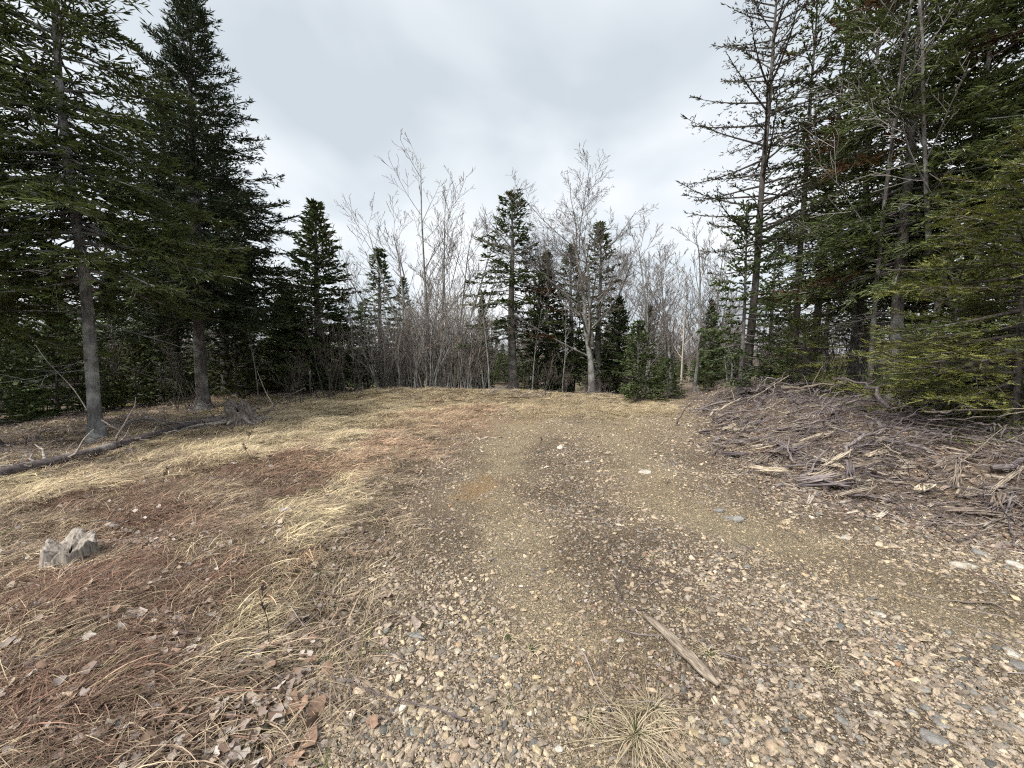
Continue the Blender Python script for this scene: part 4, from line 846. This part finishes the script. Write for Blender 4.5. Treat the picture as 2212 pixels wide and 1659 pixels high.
# fallen log at the left with stubs
pts_ = np.array([pt(-60, 1052, None, .07), pt(60, 1020, None, .07), pt(200, 988, None, .07), pt(310, 955, None, .08), pt(405, 926, None, .08), pt(540, 896, None, .06)])
tt = np.linspace(0, 5, 26); i0 = np.minimum(tt.astype(int), 4); f = (tt-i0)[:, None]; PL = pts_[i0]*(1-f)+pts_[i0+1]*f; PL[1:-1] = (PL[:-2]+PL[1:-1]*2+PL[2:])/4
org = PL[12].copy(); lg = thing('fallen_log', 'long fallen log with bark lying across the grass at the left', 'log', org)
mb = MB(); tubes(mb, PL-org, np.interp(tt, [0, 5], [.07, .035]), 12, (.5, .5, .5), .09, rb); link('log_stem', mb.mesh('log_stem', M['bark_log'], True), lg)
for i in range(16):
    j = rb.integers(3, 23); d = nrm(np.array([rb.normal(0, .7), rb.normal(0, .5), rb.uniform(.1, 1)])); L = rb.uniform(.2, .75)
    mb = MB(); tubes(mb, PL[j]-org+d*np.linspace(0, L, 6)[:, None]+np.cumsum(rb.normal(0, .03, (6, 3)), 0), np.array([1, .9, .75, .6, .45, .2])*rb.uniform(.012, .022), 6, (.5, .5, .5)); link('branch_stub', mb.mesh('branch_stub', M['deadwood'], True), lg)
def bough(name, pix, r0, label, mat='deadwood', cat='branch', group=None):
    P_ = np.array([pt(*q) for q in pix]); tq = np.linspace(0, len(P_)-1, 14); i0 = np.minimum(tq.astype(int), len(P_)-2); f = (tq-i0)[:, None]; P_ = P_[i0]*(1-f)+P_[i0+1]*f; P_[1:-1] = (P_[:-2]+P_[1:-1]*2+P_[2:])/4
    o = P_[0].copy(); mb = MB(); tubes(mb, P_-o, np.linspace(r0, r0*.4, 14), 7, (.5, .5, .5), .06, rb)
    for k in range(3):
        j = rb.integers(3, 12); d = nrm(np.array([rb.normal(0, .8), rb.normal(0, .6), rb.uniform(-.1, .9)])); L = rb.uniform(.2, .6)
        tubes(mb, P_[j]-o+d*np.linspace(0, L, 5)[:, None]+np.cumsum(rb.normal(0, .02, (5, 3)), 0), r0*.4*np.array([1, .8, .6, .4, .2]), 5, (.5, .5, .5))
    return tag(link(name, mb.mesh(name, M[mat], True), None, o), label, cat, group)
bough('dead_branch', [(225, 958, 7.0), (290, 900, 7.4), (400, 915, 8.0), (440, 928)], .035, 'bent dead branch propped up against the pale grey fir trunk')
bough('dead_branch', [(520, 895), (430, 918), (370, 935)], .03, 'dead branch lying between the overturned stump and the log')
bough('dead_branch', [(560, 905), (610, 860, 10.2), (660, 838, 10.4)], .02, 'forked dead branch end standing up right of the overturned stump')
bough('dead_branch', [(600, 890), (575, 850, 10.4), (555, 800, 10.5)], .014, 'thin dead branch standing up beside the overturned stump')
bough('dead_branch', [(690, 885), (740, 868), (850, 872)], .022, 'dead branch lying on the far grass left of the thicket')
bough('dead_branch', [(-10, 1075), (40, 1040, 5.3), (80, 1000, 5.4)], .012, 'thin branch leaning beside the near end of the fallen log')
bough('dead_branch', [(200, 905, 8.6), (160, 840, 8.8), (100, 780, 9.0), (60, 720, 9.2)], .012, 'thin dead sapling bent left of the pale grey fir trunk')
for i in range(34):
    u, v = rb.uniform(-20, 760), 0; y = rb.uniform(5.6, 12.5); q = by(u, y); L = rb.uniform(.5, 1.5); a = rb.uniform(0, 6.28)
    if q[0] > -5.3: continue
    A = q.copy(); A[2] += .03; B = q+np.array([math.cos(a)*L, math.sin(a)*L, 0]); B[2] = hgt(B[0], B[1])+rb.uniform(.02, .4)
    lay('dead_branch', bms[rb.integers(0, 9)], A, B, rb.uniform(.006, .016), 'dead branch scattered under the trees at the left', 'branch', 'dead branches under the left trees', rb.uniform(0, 6))
for i in range(16):
    q = by(rb.uniform(760, 1370), rb.uniform(12.4, 13.9)); L = rb.uniform(.4, 1.3); a = rb.normal(0, .5)
    A = q.copy(); A[2] += .04; B = q+np.array([math.cos(a)*L, math.sin(a)*L, 0]); B[2] = hgt(B[0], B[1])+rb.uniform(.02, .25)
    lay('dead_branch', bms[rb.integers(0, 9)], A, B, rb.uniform(.010, .024), 'dead branch lying on the low bank at the far edge of the clearing', 'branch', 'dead branches on the far bank', rb.uniform(0, 6))
# stumps
def stump_mesh(seed, rad, h, mat):
    r = np.random.default_rng(seed); k, m = 56, 18; a = np.arange(k)*2*math.pi/k; mb = MB()
    groove = (fbm(np.cos(a)*4+9, np.sin(a)*4+9, seed, 3)-.5); fine = (fbm(np.cos(a)*13+5, np.sin(a)*13+3, seed+3, 2)-.5)
    top = h*(.38+.85*fbm(np.cos(a)*1.9+4, np.sin(a)*1.9, seed+7, 3)+.05*fine+.22*np.cos(a-2.0))
    V = []
    for j in range(m):
        s_ = j/(m-1); rr = rad*(1+.55*(1-s_)**3-.12*s_)*(1+.30*groove+.20*fine)
        V.append(np.stack([np.cos(a)*rr, np.sin(a)*rr, -.06+(top+.06)*s_], -1))
    for j in range(1, 9):
        s_ = j/8; rr = rad*.86*(1-s_*.92)*(1+.30*groove+.20*fine); V.append(np.stack([np.cos(a)*rr, np.sin(a)*rr, top*(1-.35*s_)-.08*h*np.abs(fbm(np.cos(a)*3*(1-s_)+2, np.sin(a)*3*(1-s_), 8, 3)-.3)*s_*3], -1))
    V = np.array(V); ii = np.arange(V.shape[0]*k).reshape(-1, k); f = np.stack([ii[:-1], np.roll(ii[:-1], -1, 1), np.roll(ii[1:], -1, 1), ii[1:]], -1).reshape(-1, 4)
    mb.add(V.reshape(-1, 3), f); return mb.mesh('stump', mat, True)
tag(link('tree_stump', stump_mesh(5, .15, .25, M['stumpwood']), None, at(155, 1212)-np.array([0, 0, .05])), 'small grey rotten stump with ragged top standing in rust coloured grass', 'stump')
q = at(524, 912); st_ = thing('overturned_stump', 'overturned grey stump with roots at the end of the fallen log', 'stump', q, 0, None, .95)
b_ = link('stump_body', stump_mesh(12, .24, .46, M['stump_dark']), st_); b_.rotation_euler = (.1, -.28, .6)
for a, L, r0, zz0, up in [(2.9, 1.1, .07, .12, -.12), (-2.7, .9, .06, .15, -.15), (.2, .45, .075, .22, -.25), (-.9, .5, .06, .22, -.25), (-1.8, .45, .05, .2, -.22), (1.2, .5, .06, .3, -.1)]:
    s_ = np.linspace(0, 1, 8); P_ = np.stack([np.cos(a+.3*s_)*(.08+L*s_), np.sin(a+.3*s_)*(.08+L*s_), np.maximum(zz0+up*s_*1.3-.05*np.sin(s_*6), .02)], -1)+np.cumsum(rb.normal(0, .012, (8, 3)), 0)
    mb = MB(); tubes(mb, P_, r0*(1-.75*s_), 8, (.5, .5, .5), .08, rb); link('root', mb.mesh('root', M['deadwood'], True), st_)

# marker stake at the wood edge
q = by(669, 13.0); sk = thing('marker_stake', 'slender dark marker stake with pale tip in front of the conical fir', 'stake', q)
def boxm(name, sx, sy, z0, z1, col):
    mb = MB(); b = .15*sx; x_, y_ = sx/2, sy/2; prof_ = [(x_-b, -y_), (x_, -y_+b), (x_, y_-b), (x_-b, y_), (-x_+b, y_), (-x_, y_-b), (-x_, -y_+b), (-x_+b, -y_)]
    V = [(a, c, z) for z in (z0, z1) for a, c in prof_]; F_ = [[i, (i+1) % 8, (i+1) % 8+8, i+8] for i in range(8)]; mb.add(V, F_, col); mb.f.append(np.array([list(range(8))[::-1], list(range(8, 16))])); return mb.mesh(name, M['twig'])
link('stake_post', boxm('stake_post', .045, .045, -.2, .74, (.10, .085, .075)), sk); link('stake_tip', boxm('stake_tip', .047, .047, .74, .86, (.55, .55, .52)), sk)

# ------------------------------------------------------------------ loose stones one can pick out
rk = [stone_mesh('stone', 300+i, M['rock'], 17) for i in range(10)]
def slab_mesh(seed):
    r = np.random.default_rng(seed); k = r.integers(7, 10); a = np.sort(r.uniform(0, 6.28, k))+np.arange(k)*.05; rr = r.uniform(.7, 1.08, k); asp = r.uniform(.55, .85); mb = MB(); V = []
    for sc_, z_ in ((.9, -.25), (1.0, -.05), (.97, .10), (.84, .16+0), (.35, .18)):
        V.append(np.stack([np.cos(a)*rr*sc_+r.normal(0, .02, k), np.sin(a)*rr*sc_*asp+r.normal(0, .02, k), np.full(k, z_)+r.normal(0, .018, k)+.05*np.cos(a+seed)*sc_], -1))
    ii = np.arange(5*k).reshape(5, k); f = np.stack([ii[:-1], np.roll(ii[:-1], -1, 1), np.roll(ii[1:], -1, 1), ii[1:]], -1).reshape(-1, 4)
    mb.add(np.array(V).reshape(-1, 3), f, (1, 1, 1)); mb.f.append(ii[-1:]); mb.f.append(ii[:1, ::-1]); return mb.mesh('stone', M['rock'])
fl = [slab_mesh(330+i) for i in range(7)]
def stone(me, q, w, col, label, group=None, rz=None, emb=.25):
    o = link('stone', me, None, (q[0], q[1], q[2]+w*.5*.08), (rb.normal(0, .06), rb.normal(0, .06), rb.uniform(0, 6.28) if rz is None else rz), w*.5); o.color = (*col, 1); return tag(o, label, 'stone', group)
GRY, SLT, TAN, PALE, YEL, ORG, WHT = (.25, .245, .24), (.16, .17, .18), (.43, .365, .27), (.47, .44, .39), (.50, .43, .29), (.52, .25, .13), (.56, .535, .49)
for (u, v, wpx, c, m_, lb) in [(912, 1537, 44, TAN, 'f', 'large flat tan stone in the lower middle of the track'), (1027, 1537, 30, SLT, 'r', 'dark slate stone right of the large flat tan stone'), (982, 1546, 40, TAN, 'f', 'half buried tan stone between flat tan stone and dark slate'),
        (1050, 1636, 36, GRY, 'r', 'grey stone at the bottom edge, middle of the track'), (1205, 1620, 32, WHT, 'r', 'pale whitish block of stone near the bottom middle'), (1191, 1566, 30, GRY, 'f', 'upright grey blue sliver of stone above the whitish block'),
        (1006, 1333, 32, YEL, 'f', 'pale yellow flat stone on the left wheel track'), (898, 1378, 64, GRY, 'f', 'broad grey flat rock set flush in the left wheel track'), (1286, 1312, 22, ORG, 'f', 'orange stone standing out in the middle of the track'),
        (1585, 1120, 52, GRY, 'f', 'broad grey slab right of the right wheel track'), (1552, 1104, 38, GRY, 'f', 'grey slab just behind the broad grey slab'), (1602, 1588, 40, TAN, 'f', 'flat tan stone right of the big grass tuft'),
        (2015, 1598, 76, GRY, 'f', 'largest flat grey stone in the lower right'), (2090, 1492, 58, GRY, 'f', 'flat grey stone upper right of the largest grey stone'), (1815, 1557, 42, GRY, 'r', 'rounded grey stone beside the short forked twig'),
        (2034, 1566, 42, GRY, 'f', 'grey stone just above the largest flat grey stone'), (2186, 1415, 48, WHT, 'r', 'white stone at the right edge of the picture'), (2141, 1537, 42, GRY, 'r', 'smooth grey stone near the lower right edge'),
        (1949, 1402, 36, SLT, 'r', 'dark grey wedge shaped stone on the right'), (1815, 1355, 36, SLT, 'f', 'dark flat stone above the small crooked twig'), (1900, 1329, 36, WHT, 'r', 'pale oblong stone right of the right wheel track'),
        (2086, 1222, 68, PALE, 'f', 'broad pale grey green slab near the right edge'), (2119, 1194, 46, GRY, 'f', 'grey slab behind the broad pale slab'), (1824, 1163, 42, PALE, 'f', 'pale slab in front of the brush heap twigs'), (2193, 1222, 50, WHT, 'f', 'white flat slab cut by the right edge'),
        (2200, 1440, 50, GRY, 'f', 'dark grey slab beside the white stone at the right edge'), (878, 1562, 26, SLT, 'r', 'dark stone below the large flat tan stone'), (885, 1525, 24, PALE, 'f', 'small pale grey flake left of the large flat tan stone'),
        (1210, 968, 34, WHT, 'f', 'pale flat stone on the far middle of the track'), (1395, 1022, 40, PALE, 'f', 'pale stone right of the far wheel track'), (1270, 998, 22, WHT, 'r', 'small white stone in the far middle of the track'), (1340, 1385, 26, WHT, 'r', 'pale stone left of the weathered stick')]:
    q = at(u, v); d_ = float(np.hypot(q[1]*CP+(CAMH-q[2])*SP, 0)); stone((fl if m_ == 'f' else rk)[rb.integers(0, 5)], q, wpx/F*d_*.95, np.array(c)*rb.uniform(.9, 1.1), lb)
cnt = 0
while cnt < 262:
    v = 1100+560*rb.random()**.75; u = rb.uniform(560, 2230)
    q = at(u, v)
    if q[0] < ledge(q[1])+.1 or q[0] > redge(q[1])+.9: continue
    side_ = u > 1650
    if not side_ and rb.random() < .45: continue
    ci = rb.choice(len(STONEC), p=STONEP); w = np.clip(rb.lognormal(math.log(.048 if side_ else .040), .32), .028, .11)
    stone(rk[rb.integers(0, 10)] if rb.random() < .6 else fl[rb.integers(0, 7)], q, w, STONEC[ci]*rb.uniform(.8, 1.1), 'loose angular stone a little larger than the gravel around it on the track', 'loose stones on the track'); cnt += 1

# ------------------------------------------------------------------ tufts, weeds, single leaves
def tuft_mesh(seed, K, ln, green):
    r = np.random.default_rng(seed); mb = MB(); Mp = 6; s_ = np.linspace(0, 1, Mp)
    ang = r.uniform(0, 6.28, K); L = r.uniform(.3, 1, K)*ln; e0 = r.uniform(.1, 1.1, K)
    rad = s_[None]*L[:, None]*np.cos(e0)[:, None]; zz_ = L[:, None]*(np.sin(e0)[:, None]*s_-(np.sin(e0)[:, None]*.95)*s_**2)+.01
    a2 = ang[:, None]+r.normal(0, .3, (K, 1))*s_; P = np.stack([np.cos(a2)*rad, np.sin(a2)*rad, zz_], -1)+r.normal(0, .012, (K, 1, 3))*[1, 1, .2]
    gk = r.random(K) < green; L_s = np.where(gk, .35, 1)[:, None, None]; P = P*np.stack([L_s[..., 0], L_s[..., 0], np.ones_like(L_s[..., 0])], -1)
    c = np.where(gk[:, None], np.array([.07, .085, .035]), np.array([.50, .42, .29]))*r.uniform(.6, 1.2, (K, 1))
    tubes(mb, P, .0022*r.uniform(.7, 1.3, (K, 1))*(1-.7*s_), 3, c, cap=False); return mb.mesh('grass_tuft', M['twig'])
tf = [tuft_mesh(400, 120, .42, .18), tuft_mesh(401, 60, .18, .3), tuft_mesh(402, 45, .12, .55)]
for (u, v, i, sc_, lb) in [(1372, 1595, 0, 1.0, 'largest straw coloured grass tuft in the lower middle of the track'), (1410, 1540, 0, .7, 'straw grass tuft touching the top of the largest tuft'), (1482, 1320, 1, .8, 'small grass tuft above the upper end of the weathered stick'),
        (1530, 1420, 1, 1.0, 'grass tuft right of the middle of the weathered stick'), (1100, 1385, 2, 1.2, 'dark small tuft in the middle stones above the pale splinter'), (722, 1313, 2, 1.3, 'dark green small tuft on the left side of the track'), (1148, 1410, 2, 1.1, 'small dark tuft right of its twin in the middle stones'),
        (1410, 1208, 1, .8, 'small tuft on the inner edge of the right wheel track'), (1060, 1350, 2, 1.0, 'small tuft beside the pale yellow flat stone'), (560, 1600, 0, .6, 'straw tuft among dead leaves at the lower left'), (1100, 1530, 1, .8, 'tiny straw tuft right of the dark slate stone'),
        (930, 935, 0, .9, 'upright greenish straw tuft beside the orange grass patch'), (690, 1245, 0, .7, 'straw tuft at the left edge of the track'), (1800, 1450, 1, 1.0, 'thin tuft on the right wheel track'), (1270, 1560, 1, .9, 'loose straw tuft left of the largest tuft')]:
    tag(link('grass_tuft', tf[i], None, at(u, v), (0, 0, rb.uniform(0, 6)), sc_), lb, 'grass')
def weed(u, v, vt, lean, lb):
    q = at(u, v); h = zat(vt, q[1])-q[2]; s_ = np.linspace(0, 1, 10); mb = MB(); tubes(mb, np.stack([lean*h*s_**1.4, .02*np.sin(5*s_), h*s_], -1), .004*(1-.6*s_), 4, (.10, .075, .06))
    for k in range(16):
        t_2 = rb.uniform(.55, 1); d = nrm(np.array([rb.normal(), rb.normal(), .8])); b = np.array([lean*h*t_2**1.4, 0, h*t_2]); tubes(mb, b+d*np.linspace(0, .035, 3)[:, None], np.array([.004, .005, .002]), 3, (.09, .065, .055))
    tag(link('dead_weed', mb.mesh('dead_weed', M['twig']), None, q), lb, 'weed')
weed(578, 1395, 1268, -.05, 'dark upright dead weed stem at the left edge of the track'); weed(822, 1075, 985, .75, 'dark dead weed stem leaning right at the track edge'); weed(530, 965, 925, .5, 'dark dead weed leaning in straw grass near the overturned stump')
weed(1165, 985, 945, .1, 'thin dead weed in the far middle of the track'); weed(345, 1065, 1010, .4, 'dead weed in the rust coloured grass'); weed(540, 1000, 960, -.3, 'broken dead weed between straw and rust grass')
lf1 = [leaf_mesh('dead_leaf', 440+i, M['leaf1'], True) for i in range(7)]
for i in range(140):
    cu, cv, ru, rv = LEAFY[rb.integers(0, len(LEAFY))] if rb.random() < .75 else (450, 1500, 330, 160)
    q = at(float(np.clip(cu+rb.normal(0, ru*.6), 5, 900)), float(np.clip(cv+rb.normal(0, rv*.6), 1110, 1655)))
    o = link('dead_leaf', lf1[i % 7], None, (q[0], q[1], q[2]+.018), (rb.normal(0, .4), rb.normal(0, .4), rb.uniform(0, 6.28)), rb.uniform(.05, .095)); o.color = (*(LEAFC[rb.integers(0, len(LEAFC))]*rb.uniform(.9, 1.25)), 1)
    tag(o, 'curled dead leaf lying on the grass and leaf litter at the lower left', 'leaf', 'dead leaves at the lower left')
